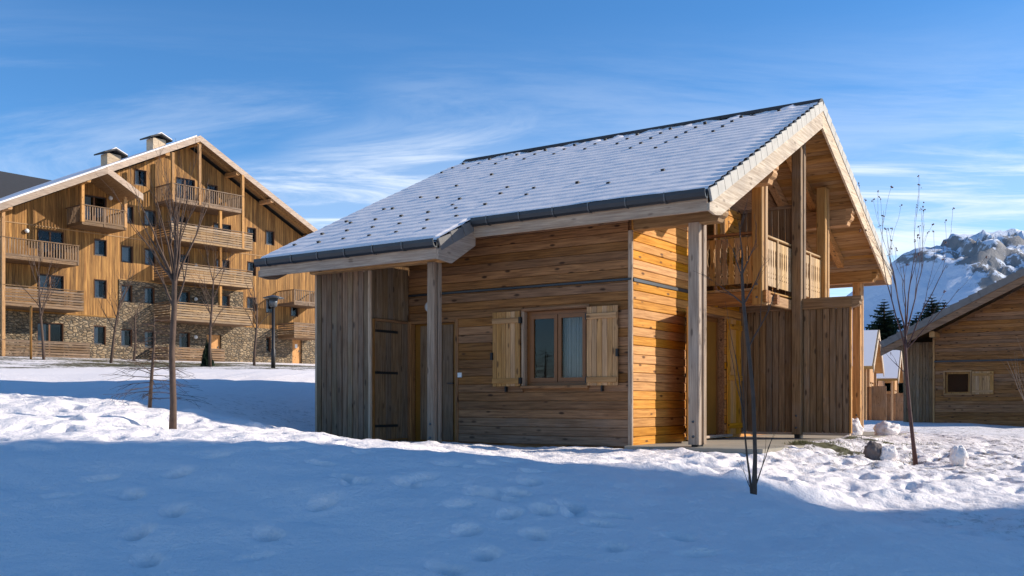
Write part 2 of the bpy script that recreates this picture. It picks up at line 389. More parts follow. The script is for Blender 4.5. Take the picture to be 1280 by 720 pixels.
def ground_z(x, y, feet=True):
    x = np.asarray(x, float); y = np.asarray(y, float)
    z = base_z(x, y)
    far = sstep(np.hypot(x, y-10), 25, 60)
    lx, ly = chalet_local(x, y)
    inside = sstep(lx, -6.3, -5.6)*(1-sstep(lx, 1.5, 2.2))*np.where(lx > -0.3, sstep(ly, -0.5, -0.1), sstep(ly, -0.3, 0.3))*(1-sstep(ly, 8.8, 9.6))
    q = 0.982*y-0.19*x
    # soft rolling of deep snow, then the trampled ground
    z = z+0.10*fbm(x*0.42, y*0.42, 3, 3)*(1-far)+0.085*fbm(x*1.3, y*1.3, 4, 5)*(1-far)+0.05*fbm(x*2.7, y*2.7, 3, 6)*(1-far)
    tr = sstep(q, 10.0, 11.2)*sstep(x, 0.6, 2.6)*(1-far)*(1-inside)
    tr = np.maximum(tr, 0.55*sstep(q, 9.8, 10.8)*(1-sstep(y, 15, 18))*(1-far)*(1-inside))
    tr = np.maximum(tr, 0.6*sstep(x, 3.0, 4.5)*sstep(y, 7.5, 9.5)*(1-far))
    lum = fbm(x*2.3, y*2.3, 3, 21)
    z = z+tr*(0.13*np.abs(fbm(x*1.7, y*1.7, 4, 8, .6))+0.10*lum*np.abs(lum)*4+0.075*fbm(x*5.2, y*5.2, 3, 13, .7)-0.03)
    # a ridge of ploughed-up lumps along the edge of the deep snow
    rid = np.exp(-((q-10.75-0.3*fbm(x*.8, y*.8, 2, 41))/0.28)**2)*sstep(x, 0.8, 2.2)*(1-sstep(x, 4.4, 5.6))
    z = z+rid*(0.10+0.22*fbm(x*2.6, y*2.6, 3, 33))
    rim = np.exp(-((y-(13.1+0.10*(x+4)**2*0.2))/0.5)**2)*sstep(-x, 1.5, 3.0)*(1-sstep(-x, 8, 10))
    z = z+rim*0.10*fbm(x*2.0, y*2.0, 3, 77)
    if feet:
        for fx, fy, a, d in FEET:
            m = (np.abs(x-fx) < 0.6) & (np.abs(y-fy) < 0.6)
            if not m.any(): continue
            dx = x[m]-fx; dy = y[m]-fy
            u = (dx*math.cos(a)+dy*math.sin(a))/0.105; v = (-dx*math.sin(a)+dy*math.cos(a))/0.062
            r = np.sqrt(u*u+v*v)
            z[m] += -d*2.1*np.exp(-(r**2.6)*0.9)
        for fx, fy, rr_, d in ((-4.13, 12.0, .20, .09), (2.46, 10.1, .16, .07), (6.15, 15.0, .18, .06), (-5.05, 13.75, .2, .08)):
            z -= d*np.exp(-((x-fx)**2+(y-fy)**2)/rr_**2)
    # the house stands on bare level ground
    z = z*(1-inside)+(-0.06)*inside
    return z
def gz(x, y): return float(ground_z(np.array([x]), np.array([y]), False)[0])
def axis_lines(lo, hi, step, out, grow=1.13):
    a = list(np.arange(lo, hi+1e-6, step)); s = step; p = hi
    while p < out: s *= grow; p += s; a.append(p)
    s = step; p = lo; b = []
    while p > -out: s *= grow; p -= s; b.append(p)
    return np.array(b[::-1]+a)
xs = axis_lines(-8.5, 9.5, 0.037, 3000); ys = axis_lines(6.0, 17.0, 0.035, 3000)
gx, gy = np.meshgrid(xs, ys); shp = gx.shape
Z = ground_z(gx.ravel().copy(), gy.ravel().copy()).reshape(shp)
nx, ny = len(xs), len(ys)
idx = np.arange(nx*ny).reshape(ny, nx)
F = np.stack([idx[:-1, :-1], idx[:-1, 1:], idx[1:, 1:], idx[1:, :-1]], -1).reshape(-1, 4)
me = bpy.data.meshes.new('ground')
me.vertices.add(nx*ny); me.vertices.foreach_set('co', np.stack([gx, gy, Z], -1).astype(np.float32).ravel())
me.loops.add(F.size); me.loops.foreach_set('vertex_index', F.astype(np.int32).ravel())
me.polygons.add(len(F)); me.polygons.foreach_set('loop_start', (np.arange(len(F))*4).astype(np.int32)); me.polygons.foreach_set('loop_total', np.full(len(F), 4, np.int32))
me.polygons.foreach_set('use_smooth', np.ones(len(F), bool)); me.update(); me.validate()
fx_, fy_ = gx.ravel(), gy.ravel()
def blob(cx_, cy_, rx, ry, a=0.0):
    dx, dy = fx_-cx_, fy_-cy_; u = dx*math.cos(a)+dy*math.sin(a); v = -dx*math.sin(a)+dy*math.cos(a)
    return np.exp(-((u/rx)**2+(v/ry)**2))
lx_, ly_ = chalet_local(fx_, fy_)
thaw = 1.15*blob(4.5, 15.6, 1.3, .40, R(-28))+1.0*blob(6.2, 17.3, 1.1, .45, R(-30))+.8*blob(3.3, 14.5, .9, .22, R(-30))
thaw = np.maximum(thaw, 0.75*np.exp(-((ly_+0.06)/0.10)**2)*sstep(lx_, -3.6, -3.3)*(1-sstep(lx_, .2, .4)))
for (bx, by, ra, rb) in ((-14, 40.5, 3.5, 2.5), (-20, 43, 5, 3), (-9.5, 42, 3, 2.5), (-27, 46, 5, 3), (-12, 46, 4, 3), (-22, 55, 9, 6), (-27, 52, 8, 4), (-14, 56, 6, 6), (-30, 55, 7, 4), (-11, 48, 4, 3), (-18, 62, 8, 3)):
    thaw = np.maximum(thaw, 0.75*blob(bx, by, ra, rb, R(40)))
thaw = np.maximum(thaw, (0.62+0.9*fbm(fx_*.16, fy_*.16, 3, 55))*sstep(fy_, 42, 47)*(1-sstep(fy_, 66, 72))*(1-sstep(fx_, -9, -6)))
dirty = 1.0*sstep(fx_, 2.5, 5.0)*sstep(fy_, 12.5, 14.0)*(1-sstep(fy_, 30, 45))+0.55*sstep(fx_, 3.6, 5.4)*sstep(fy_, 8, 9.5)*(1-sstep(fy_, 11, 12))
dirty = np.maximum(dirty, 0.6*blob(-4.6, 19.5, 1.6, 1.6)); dirty = np.clip(dirty, 0, 1)
for nm, arr in (('thaw', np.clip(thaw, 0, 1)), ('dirty', dirty)):
    at = me.attributes.new(nm, 'FLOAT', 'POINT'); at.data.foreach_set('value', arr.astype(np.float32))
me.materials.append(M['snow'])
tag(link('ground', me), 'trampled snow field with footprints, rising to the left', kind='structure')

# ------------------------------------------------------------------ mountains
def mountain(name, xc, yc, w, d, prof, seed, rocky):
    n1, n2 = 260, 120
    X = np.linspace(-w/2, w/2, n1); Y = np.linspace(-d/2, d/2, n2); gx, gy = np.meshgrid(X, Y)
    px, pz = zip(*prof); ridge = np.interp(gx+xc, px, pz)
    t = np.clip(1-np.abs(gy)/(d/2), 0, 1)
    z = ridge*t**0.85
    rg = 1-2*np.abs(fbm(gx/330, gy/330, 5, seed, .55)); ra = 1-2*np.abs(fbm(gx/90+gy/260, gy/120, 5, seed+9, .6))
    z = z+ridge*(0.10*(rg-0.8)+0.15*(ra-0.8)*rocky(gx+xc))*np.sin(np.clip(t, 0, 1)*math.pi*0.62)
    v = np.stack([gx+xc, gy+yc, z-20], -1).reshape(-1, 3)
    ii = np.arange(n1*n2).reshape(n2, n1); f = np.stack([ii[:-1, :-1], ii[:-1, 1:], ii[1:, 1:], ii[1:, :-1]], -1).reshape(-1, 4)
    me = bpy.data.meshes.new(name); me.from_pydata(v.tolist(), [], f.tolist()); me.polygons.foreach_set('use_smooth', [True]*len(f))
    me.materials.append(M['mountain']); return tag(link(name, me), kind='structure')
t = NT('mountain_rock_snow')
c = t.coord('World', (1, 1, 1)); ge = t.n.new('ShaderNodeNewGeometry'); sx = t.n.new('ShaderNodeSeparateXYZ'); t.l.new(ge.outputs['Normal'], sx.inputs[0])
n1 = t.noise(c, 0.012, 9, 0.68); n2 = t.noise(t.coord('World', (1, 1, .35)), 0.045, 7, 0.7)
steep = t.math('ADD', sx.outputs[2], t.math('MULTIPLY', t.math('SUBTRACT', n2, 0.5), 0.75))
steep = t.math('ADD', steep, t.math('MULTIPLY', t.math('SUBTRACT', n1, 0.5), 0.7))
rock = t.mix(n2, (0.19, 0.19, 0.20), (0.37, 0.345, 0.32))  # rock paled: distance haze is put into its colour
sp_ = t.n.new('ShaderNodeSeparateXYZ'); t.l.new(ge.outputs['Position'], sp_.inputs[0])
nw = t.noise(c, 0.006, 6, 0.6)
xx = t.math('ADD', sp_.outputs[0], t.math('MULTIPLY', t.math('SUBTRACT', nw, 0.5), 500.0)); zz = t.math('ADD', sp_.outputs[2], t.math('MULTIPLY', t.math('SUBTRACT', nw, 0.5), 260.0))
zone = t.math('MULTIPLY', t.math('MULTIPLY', t.rng(xx, 960, 1060), t.rng(zz, 190, 270)), t.rng(zz, 440, 380))
streak = t.noise(t.coord('World', (1, 1, .22)), 0.03, 8, 0.72)
steep = t.math('SUBTRACT', t.math('ADD', steep, 0.12), t.math('MULTIPLY', zone, t.rng(streak, 0.40, 0.58, 0.10, 0.75)))
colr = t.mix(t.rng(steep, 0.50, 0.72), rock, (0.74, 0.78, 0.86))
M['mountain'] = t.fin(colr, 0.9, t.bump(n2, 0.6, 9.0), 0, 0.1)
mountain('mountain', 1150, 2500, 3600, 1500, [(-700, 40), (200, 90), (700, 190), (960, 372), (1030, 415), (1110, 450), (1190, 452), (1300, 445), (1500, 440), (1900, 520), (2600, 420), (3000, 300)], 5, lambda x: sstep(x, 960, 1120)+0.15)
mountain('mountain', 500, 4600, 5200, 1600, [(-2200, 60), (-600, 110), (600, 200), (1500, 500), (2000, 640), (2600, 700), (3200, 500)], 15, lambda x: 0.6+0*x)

# ------------------------------------------------------------------ generic wall with real openings
def wall_holes(name, mat, parent, plane, pos, a0, a1, z0, ztop, holes, depth, breaks=(), zmin=None):
    """sheet in plane y=pos ('y', runs along x) or x=pos ('x', runs along y); openings get reveals of the given depth"""
    m = MB()
    def P(a, z, d=0.0): return (a, pos+d, z) if plane == 'y' else (pos+d, a, z)
    br = sorted(set([a0, a1]+[b for b in breaks if a0 < b < a1]+[h[0] for h in holes if a0 < h[0] < a1]+[h[1] for h in holes if a0 < h[1] < a1]))
    for s0, s1 in zip(br[:-1], br[1:]):
        mid = (s0+s1)/2
        hs = sorted([h for h in holes if h[0] <= mid <= h[1]], key=lambda h: h[2])
        zl = zmin(mid) if zmin else z0
        for h in hs:
            if h[3] <= zl: continue
            if h[2] > zl: m.quad(P(s0, zl), P(s1, zl), P(s1, h[2]), P(s0, h[2]))
            zl = h[3]
        ta, tb = ztop(s0+1e-4), ztop(s1-1e-4)
        if min(ta, tb) > zl: m.quad(P(s0, zl), P(s1, zl), P(s1, tb), P(s0, ta))
        elif max(ta, tb) > zl+0.01:
            k = (zl-ta)/(tb-ta); sm = s0+(s1-s0)*k
            m.add([P(s0, zl), P(sm, zl), P(s0, ta)] if ta > tb else [P(sm, zl), P(s1, zl), P(s1, tb)], [(0, 1, 2)])
    for h in holes:
        if h[0] < a0-1e-6 or h[1] > a1+1e-6: continue
        if zmin and h[2] < zmin((h[0]+h[1])/2)-1e-6: continue
        if h[2] > ztop((h[0]+h[1])/2): continue
        m.quad(P(h[0], h[2]), P(h[0], h[3]), P(h[0], h[3], depth), P(h[0], h[2], depth))
        m.quad(P(h[1], h[2]), P(h[1], h[3]), P(h[1], h[3], depth), P(h[1], h[2], depth))
        m.quad(P(h[0], h[2]), P(h[1], h[2]), P(h[1], h[2], depth), P(h[0], h[2], depth))
        m.quad(P(h[0], h[3]), P(h[1], h[3]), P(h[1], h[3], depth), P(h[0], h[3], depth))
    me = m.mesh(name, mat); return link(name, me, parent)

# ------------------------------------------------------------------ the chalet
RY, RZ, TP = 4.55, 6.20, 0.488; PITCH = math.atan(TP)
def zt(y): return RZ-TP*abs(y-RY)
def zu(y): return zt(y)-0.22
CH = empty('chalet', (1.8245, 15.2, 0), R(-34.07), 'timber chalet with snowy roof, corner posts and a gable balcony, in the open field', 'chalet')
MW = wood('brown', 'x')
# --- walls
WIN = (-1.963, -0.764, 0.955, 2.19); DOOR = (-4.40, -3.374, -0.06, 2.10)
fw = wall_holes('front_wall', MW, CH, 'y', 0.032, -4.436, 0.0, -0.15, lambda a: zu(0)-0.02, [WIN, DOOR], 0.14)
gap = 0.1417
for i in range(18):
    z0 = 0.005+i*gap; z1 = z0+gap-0.004
    segs = [(-4.43, -0.04)]
    for h in (WIN, DOOR):
        if z1 > h[2] and z0 < h[3]:
            segs = [s for a, b in segs for s in ((a, min(b, h[0]-0.03)), (max(a, h[1]+0.03), b)) if s[1]-s[0] > 0.03]
    for a, b in segs:
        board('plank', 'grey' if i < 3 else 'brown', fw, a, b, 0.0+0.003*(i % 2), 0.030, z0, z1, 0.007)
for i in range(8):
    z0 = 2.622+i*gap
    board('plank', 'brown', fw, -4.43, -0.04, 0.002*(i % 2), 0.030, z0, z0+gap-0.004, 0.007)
board('flashing', None, fw, -4.43, 0.03, -0.022, 0.034, 2.574, 2.610, 0.004, mat=M['gutter'])
gh = [(2.02, 3.77, 0.05, 2.25), (2.62, 3.90, 2.66, 4.62), (5.33, 7.08, 0.05, 2.25)]
gw = wall_holes('gable_wall', wood('brown', 'y'), CH, 'x', -0.002, 0.0, 9.1, -0.15, lambda a: zu(a)-0.02, gh, -0.14, [RY])
for i in range(30):
    z0 = 0.02+i*gap if i < 18 else 2.625+(i-18)*gap
    z1 = z0+gap-0.004
    need = zu(0.0)
    ylo = 0.035 if z1 < zu(0.035)-0.02 else RY-(RZ-0.24-z1)/TP
    yhi = 2*RY-ylo
    if yhi-ylo < 0.4: continue
    segs = [(ylo, yhi)]
    for h in gh:
        if z1 > h[2] and z0 < h[3]:
            segs = [s for a, b in segs for s in ((a, min(b, h[0]-0.02)), (max(a, h[1]+0.02), b)) if s[1]-s[0] > 0.03]
    for a, b in segs:
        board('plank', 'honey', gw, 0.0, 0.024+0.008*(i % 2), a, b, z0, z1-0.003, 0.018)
board('flashing', None, gw, 0.0, 0.05, 0.03, 9.1, 2.556, 2.608, 0.004, mat=M['bracket'])
board('corner_board', 'pale', CH, -0.036, 0.032, -0.014, 0.034, -0.03, 3.34, 0.004)
m = MB(); m.quad((-5.70, -0.98, -0.2), (-5.70, 9.08, -0.2), (-5.70, 9.08, 3.9), (-5.70, -0.98, 2.98))
m.quad((-5.70, 0.0, 3.3), (-5.70, 9.08, 3.7), (-5.70, RY, zu(RY)), (-5.70, RY-0.2, zu(RY)))
m.quad((-5.70, 9.10, -0.2), (0, 9.10, -0.2), (0, 9.10, 3.7), (-5.70, 9.10, 3.7))
m.build('rear_wall', wood('brown', 'y'), CH)
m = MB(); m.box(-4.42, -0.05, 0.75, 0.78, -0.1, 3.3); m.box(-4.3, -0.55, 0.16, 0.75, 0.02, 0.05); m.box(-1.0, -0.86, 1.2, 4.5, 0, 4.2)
m.build('dark_room_sheet', M['room'], CH)
# --- front window
w = link('window', (lambda b: b.mesh('window', M['frame']))(MB().box(-1.96, -0.767, 0.105, 0.155, 0.965, 1.02).box(-1.96, -0.767, 0.105, 0.155, 2.125, 2.185).box(-1.96, -1.89, 0.105, 0.155, 1.02, 2.125).box(-0.837, -0.767, 0.105, 0.155, 1.02, 2.125)), CH)
for a, b in ((-1.886, -1.372), (-1.356, -0.841)):
    s = MB().box(a, b, 0.085, 0.135, 1.024, 1.09).box(a, b, 0.085, 0.135, 2.06, 2.121).box(a, a+0.06, 0.085, 0.135, 1.09, 2.06).box(b-0.06, b, 0.085, 0.135, 1.09, 2.06)
    s.build('sash', M['frame'], w); MB().box(a+0.055, b-0.055, 0.108, 0.114, 1.085, 2.065).build('pane', M['glass'], w)
board('sill', 'brown', w, -2.0, -0.73, -0.055, 0.10, 0.915, 0.962, 0.006)
for x in (-1.985, -0.74): board('jamb', 'pale', w, x-0.022, x+0.022, -0.02, 0.10, 0.965, 2.19, 0.005)
board('lintel', 'brown', w, -2.007, -0.718, -0.02, 0.10, 2.193, 2.24, 0.005)
m = MB(); pts = []
for i in range(60):
    x = -1.33+0.0081*i; pts.append((x, 0.22+0.022*math.sin(i*1.05)+0.010*math.sin(i*0.37)))
m.add([(x, y, z) for z in (1.0, 2.15) for x, y in pts], [(i, i+1, 61+i, 60+i) for i in range(59)], True)
m.build('curtain', M['curtain'], w)
def shutter(x0, x1, lean):
    s = empty('shutter'); s.parent = CH; s.location = (0, 0, 0)
    n = 6; wd = (x1-x0)/n
    for i in range(n): board('plank', 'tan', s, x0+i*wd+0.002, x0+(i+1)*wd-0.002, -0.062, -0.036+0.002*(i % 2), 0.955, 2.195, 0.004)
    for z in (1.045, 2.045): board('batten', 'tan', s, x0+0.012, x1-0.012, -0.088, -0.063, z-0.045, z+0.045, 0.006)
    for z in (1.045, 2.045):
        xh = x1 if lean else x0
        MB().box(xh-0.02, xh+0.03, -0.075, 0.0, z-0.05, z+0.05).build('hinge', M['iron'], s)
    MB().box((x0+x1)/2-0.012, (x0+x1)/2+0.012, -0.08, -0.02, 0.86, 0.955).build('catch', M['iron'], s)
    xo = x0 if lean else x1
    MB().box(xo-0.018, xo+0.02, -0.1, -0.05, 1.40, 1.52).build('latch', M['iron'], s)
    return s
shutter(-2.561, -2.012, True); shutter(-0.742, -0.190, False)
# --- front door and things on the front wall
d = MB().box(-4.39, -3.38, 0.13, 0.17, -0.03, 2.09).build('front_door', M['door'], CH)
for x in (-4.14, -3.89, -3.64): board('plank', 'umber', d, x-0.118, x+0.118, 0.105, 0.129, 0.02, 2.05, 0.006)
for x in (-4.405, -3.352): board('door_frame', 'brown', d, x-0.03, x+0.03, -0.018, 0.10, -0.03, 2.13, 0.006)
board('door_frame', 'brown', d, -4.37, -3.385, -0.018, 0.10, 2.085, 2.135, 0.006)
MB().tube([(-3.50, 0.10, 1.02), (-3.50, 0.055, 1.02), (-3.60, 0.05, 1.02)], 0.011, 8).build('handle', M['bracket'], d)
MB().box(-3.325, -3.245, -0.022, 0.002, 1.12, 1.20).box(-3.312, -3.258, -0.028, -0.021, 1.133, 1.187).build('light_switch', M['plastic'], CH)
m = MB(); ring = []
for k in range(16):
    q = 2*math.pi*k/16; ring.append((math.cos(q), math.sin(q)))
v = []; prof = [(0.0, 0.10), (-0.03, 0.105), (-0.07, 0.085), (-0.09, 0.04), (-0.095, 0.001)]
for yy, r in prof: v += [(-3.93+r*c, yy, 2.37+r*s) for c, s in ring]
m.add(v, [(i*16+k, i*16+(k+1) % 16, (i+1)*16+(k+1) % 16, (i+1)*16+k) for i in range(4) for k in range(16)], True)
m.build('wall_lamp', M['opal'], CH)
# --- shed
SX, SY = -4.436, -1.014
sh = MB().box(-5.70, SX-0.03, SY+0.03, 0.02, -0.15, 2.93).build('shed', wood('screen', 'z'), CH)
n = 10; wd = (5.73-0.04+SX)/n
for i in range(n): board('plank', 'grey' if i % 3 else 'screen', sh, -5.72+i*wd+0.005, -5.72+(i+1)*wd-0.005, SY-0.010+0.008*(i % 2), SY+0.022, -0.02, 3.00, 0.014)
for i in range(7):
    y0 = SY+0.03+i*0.14; board('plank', 'screen', sh, SX-0.028, SX+0.002*(i % 2), y0+0.002, min(y0+0.137, -0.005), 2.14, 3.05, 0.006)
board('corner_board', 'pale', sh, SX-0.045, SX+0.018, SY-0.016, SY+0.03, -0.02, 2.94, 0.005)
board('corner_board', 'pale', sh, -5.745, -5.70, SY-0.014, SY+0.03, -0.02, 2.98, 0.005)
sdoor = MB().box(SX-0.03, SX-0.006, -0.93, -0.05, 0.03, 2.08).build('shed_door', M['door'], CH)
for i in range(6): board('plank', 'umber', sdoor, SX-0.004, SX+0.018, -0.925+i*0.146+0.002, -0.925+(i+1)*0.146-0.002, 0.05, 2.08, 0.005)
for z in (0.28, 1.20, 1.92): MB().box(SX+0.018, SX+0.030, -0.92, -0.33, z-0.022, z+0.022).build('strap_hinge', M['iron'], sdoor)
for y in (-0.955, -0.03): board('door_frame', 'brown', sdoor, SX-0.02, SX+0.035, y-0.022, y+0.022, 0.0, 2.12, 0.004)
board('door_frame', 'brown', sdoor, SX-0.02, SX+0.035, -0.93, -0.055, 2.085, 2.13, 0.004)
# --- terrace and threshold
m = MB(); P = [(-0.02, -0.16), (0.6, -0.22), (1.35, -0.16), (2.1, 0.0), (2.25, 1.6), (2.18, 3.0), (2.3, 4.6), (2.2, 6.5), (2.25, 9.3), (-0.02, 9.3)]
m.prism(P, 0.225, 'z', -0.20); m.build('terrace', M['concrete'], CH)
board('threshold', 'pale', CH, 0.0, 0.16, 1.98, 3.8, 0.052, 0.10, 0.01)
# --- posts: twin boards with a gap
def twin_post(name, kind, x0, x1, y0, z0, z1, gapy=0.06, wy=0.125):
    p = empty(name); p.parent = CH
    board('post_board', kind, p, x0, x1, y0, y0+wy, z0, z1, 0.012)
    board('post_board', kind, p, x0, x1, y0+wy+gapy, y0+2*wy+gapy, z0, z1+TP*(wy+gapy)*(1 if y0 < 4 else 0), 0.012)
    for zz in (z0+0.12, z0+0.34):
        MB().tube([((x0+x1)/2, y0-0.012, zz), ((x0+x1)/2, y0+2*wy+gapy+0.012, zz)], 0.02, 8).build('bolt', M['bracket'], p)
    if z0 < 1: MB().box((x0+x1)/2-0.05, (x0+x1)/2+0.05, y0+0.05, y0+2*wy+gapy-0.05, z0-0.09, z0+0.02).build('post_foot', M['iron'], p)
    return p
twin_post('post', 'post', 0.945, 1.115, 0.02, 0.06, 3.36)
twin_post('post', 'screen', 1.065, 1.24, 4.39, 0.10, 5.62)
twin_post('hanging_post', 'larch', 0.96, 1.14, 2.62, 2.36, zu(2.62)-0.01)
twin_post('hanging_post', 'larch', 0.96, 1.14, 6.24, 2.36, zu(6.55)-0.01)
twin_post('post', 'tan', 0.95, 1.12, 8.93, 0.06, 3.36)
twin_post('post', 'post', -3.04, -2.89, -1.215, 0.0, 2.94, 0.03, 0.09)
# --- beams
def beam(name, kind, x0, x1, y0, y1, z0, z1, carve=True):
    o = board(name, kind, CH, x0, x1, y0, y1, z0, z1, 0.014)
    if carve:   # a bracket-shaped nose on the gable end
        h = z1-z0; pr_ = [(x1-0.002, z0+h), (x1+0.13, z0+h), (x1+0.13, z0+0.72*h), (x1+0.10, z0+0.66*h), (x1+0.115, z0+0.5*h), (x1+0.09, z0+0.33*h), (x1+0.04, z0+0.22*h), (x1+0.02, z0+0.02*h), (x1-0.002, z0)]
        n_ = MB().prism(pr_, (y1-y0)-0.01, 'y', y0+0.005).build('beam_nose', wood(kind, 'x'), CH)
    return o
beam('eave_beam', 'larch', -2.45, 1.38, 0.04, 0.26, 3.345, 3.60)
beam('eave_beam', 'tan', 0.06, 1.38, 8.86, 9.08, 3.345, 3.60)
beam('ridge_beam', 'larch', 0.06, 1.38, 4.44, 4.66, 5.62, 5.90)
beam('purlin', 'tan', 0.06, 1.40, 2.12, 2.34, 4.28, 4.62)  # both purlins in lighter wood, brightness under the roof put into the colour
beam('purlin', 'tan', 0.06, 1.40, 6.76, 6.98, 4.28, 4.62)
beam('low_beam', 'tan', -5.70, -2.62, -1.20, -1.03, 2.945, 3.08, False)
beam('tie_beam', 'brown', 0.03, 1.20, 2.66, 2.90, 2.40, 2.60, False)
beam('tie_beam', 'brown', 0.03, 1.20, 6.20, 6.44, 2.40, 2.60, False)
beam('edge_beam', 'tan', 0.985, 1.06, 2.95, 6.20, 2.40, 2.585, False)
for y in (3.4, 5.3): beam('joist', 'brown', 0.03, 1.14, y, y+0.12, 2.42, 2.59, False)
# --- balcony
bal = MB().box(0.03, 1.0, 2.66, 6.44, 2.60, 2.612).build('balcony', wood('larch', 'y'), CH)
for i in range(8): board('deck_board', 'larch', bal, 0.04+i*0.128, 0.04+i*0.128+0.122, 2.62, 6.5, 2.613, 2.64, 0.004)
def rail_outline(wd, h, flip):
    e = wd/2; r = []
    # right edge with a slot and two round notches, mirrored to the left
    e = e-0.003
    edge = [(e, 0), (e, 0.16*h), (e-0.016, 0.175*h), (e-0.016, 0.195*h), (e, 0.21*h), (e, 0.26*h), (e-0.010, 0.275*h), (e-0.010, 0.295*h), (e, 0.31*h), (e, 0.40*h), (e-0.020, 0.47*h), (e-0.026, 0.56*h), (e-0.014, 0.70*h), (e-0.022, 0.75*h), (e-0.014, 0.80*h), (e, 0.815*h), (e, h)]
    return edge+[(-x, z) for x, z in reversed(edge)]
RW, RH = 0.112, 0.80
_rb = {}
def rail_board(parent, pos, axis, kind='tan'):
    k = (axis, kind)
    if k not in _rb:
        o = MB().prism(rail_outline(RW, RH, 0), 0.024, axis, -0.012); me = o.mesh('rail_board', wood(kind, 'z')); _rb[k] = me
    link('rail_board', _rb[k], parent, pos)
rf = board('handrail', 'rail', bal, 0.96, 1.062, 2.95, 6.20, 3.575, 3.615, 0.01)
y = 3.03
while y < 6.18:
    rail_board(bal, (1.045, y, 2.73), 'x', 'rail')
    y += 0.1165
for z in (2.80, 3.50): board('rail_bar', 'tan', bal, 1.005, 1.030, 2.95, 6.20, z-0.035, z+0.035, 0.005)
for y in (3.62, 5.5): board('rail_bar', 'rail', bal, 1.06, 1.08, y-0.03, y+0.03, 2.70, 3.57, 0.005)
board('handrail', 'brown', bal, 0.03, 0.96, 2.64, 2.77, 3.575, 3.615, 0.01)
for k in range(8): rail_board(bal, (0.10+k*0.1165, 2.70, 2.73), 'y', 'larch')
for z in (2.80, 3.50): board('rail_bar', 'larch', bal, 0.03, 0.95, 2.714, 2.735, z-0.035, z+0.035, 0.005)
for k in range(8): board('partition_board', 'screen', bal, 0.035+k*0.124, 0.035+k*0.124+0.115, 4.527+0.008*(k % 2), 4.565, 2.66, 4.30, 0.012)
board('partition_cap', 'screen', bal, 0.03, 1.03, 4.50, 4.60, 4.30, 4.36, 0.008)
# --- ground floor screen beside the terrace
board('screen_beam', 'screen', CH, 0.03, 1.06, 4.47, 4.63, 2.40, 2.59, 0.015)
sc = board('screen_beam', 'screen', CH, 1.242, 2.14, 4.46, 4.64, 2.40, 2.60, 0.015)
MB().prism([(2.138, 2.60), (2.30, 2.60), (2.30, 2.53), (2.27, 2.50), (2.275, 2.46), (2.22, 2.42), (2.138, 2.40)], 0.16, 'y', 4.47).build('beam_nose', wood('screen', 'x'), CH)
ss = empty('terrace_screen'); ss.parent = CH
board('screen_sill', 'pale', ss, 0.05, 2.09, 4.50, 4.60, 0.085, 0.13, 0.008)
for k in range(8): board('plank', 'screen', ss, 0.04+k*0.123, 0.04+k*0.123+0.114, 4.524+0.010*(k % 2), 4.565, 0.13, 2.40, 0.013)
for k in range(7): board('plank', 'screen', ss, 1.245+k*0.119, 1.245+k*0.119+0.110, 4.524+0.010*(k % 2), 4.565, 0.13, 2.40, 0.013)
MB().box(0.05, 1.05, 4.560, 4.575, 0.14, 2.39).box(1.25, 2.07, 4.566, 4.58, 0.14, 2.39).build('backing', wood('brown', 'z'), ss)
board('screen_edge', 'tan', ss, 2.082, 2.115, 4.51, 4.59, 0.13, 2.40, 0.006)
# --- garden doors with their shutter leaves
gd = MB().box(-0.15, -0.11, 2.03, 2.10, 0.06, 2.24).box(-0.15, -0.11, 3.69, 3.76, 0.06, 2.24).box(-0.15, -0.11, 2.03, 3.76, 2.17, 2.24).box(-0.15, -0.11, 2.86, 2.93, 0.06, 2.17).build('garden_door', M['frame'], CH)
MB().box(-0.14, -0.125, 2.93, 3.69, 0.1, 2.17).build('door_leaf', M['door'], gd)
MB().box(-0.135, -0.128, 2.10, 2.86, 0.1, 2.17).build('pane', M['glass'], gd)
def leaf(hinge, ang, kind):
    s = empty('shutter_leaf'); s.parent = CH; s.location = hinge; s.rotation_euler = (0, 0, ang)
    for i in range(7): board('plank', kind, s, 0.004+i*0.127, 0.004+(i+1)*0.127-0.003, -0.013, 0.013, 0.0, 2.16, 0.004)
    for z in (0.14, 1.08, 2.02): board('batten', kind, s, 0.02, 0.88, 0.0135, 0.035, z-0.05, z+0.05, 0.005)
    for z in (0.14, 1.08, 2.02): MB().box(-0.02, 0.035, -0.025, 0.02, z-0.03, z+0.03).build('hinge', M['iron'], s)
    return s
leaf((0.055, 2.00, 0.08), math.atan2(-0.913, 0.408), 'honey')
l2 = empty('shutter_leaf'); l2.parent = CH
for i in range(5): board('plank', 'honey', l2, 0.040, 0.064, 3.80+i*0.138, 3.80+(i+1)*0.138-0.003, 0.09, 2.24, 0.004)
for z in (0.25, 1.15, 2.10): board('batten', 'honey', l2, 0.065, 0.088, 3.81, 4.48, z-0.05, z+0.05, 0.005)
# --- balcony door
bd = MB().box(-0.14, -0.10, 2.63, 2.70, 2.66, 4.6).box(-0.14, -0.10, 3.20, 3.27, 2.66, 4.6).box(-0.14, -0.10, 2.70, 3.20, 4.53, 4.6).build('balcony_door', M['frame'], CH)
MB().box(-0.125, -0.118, 2.70, 3.20, 2.68, 4.53).build('pane', M['glass'], bd)
for i in range(5): board('plank', 'honey', bd, 0.002, 0.028, 3.27+i*0.126, 3.27+(i+1)*0.126-0.003, 2.67, 4.60, 0.004)
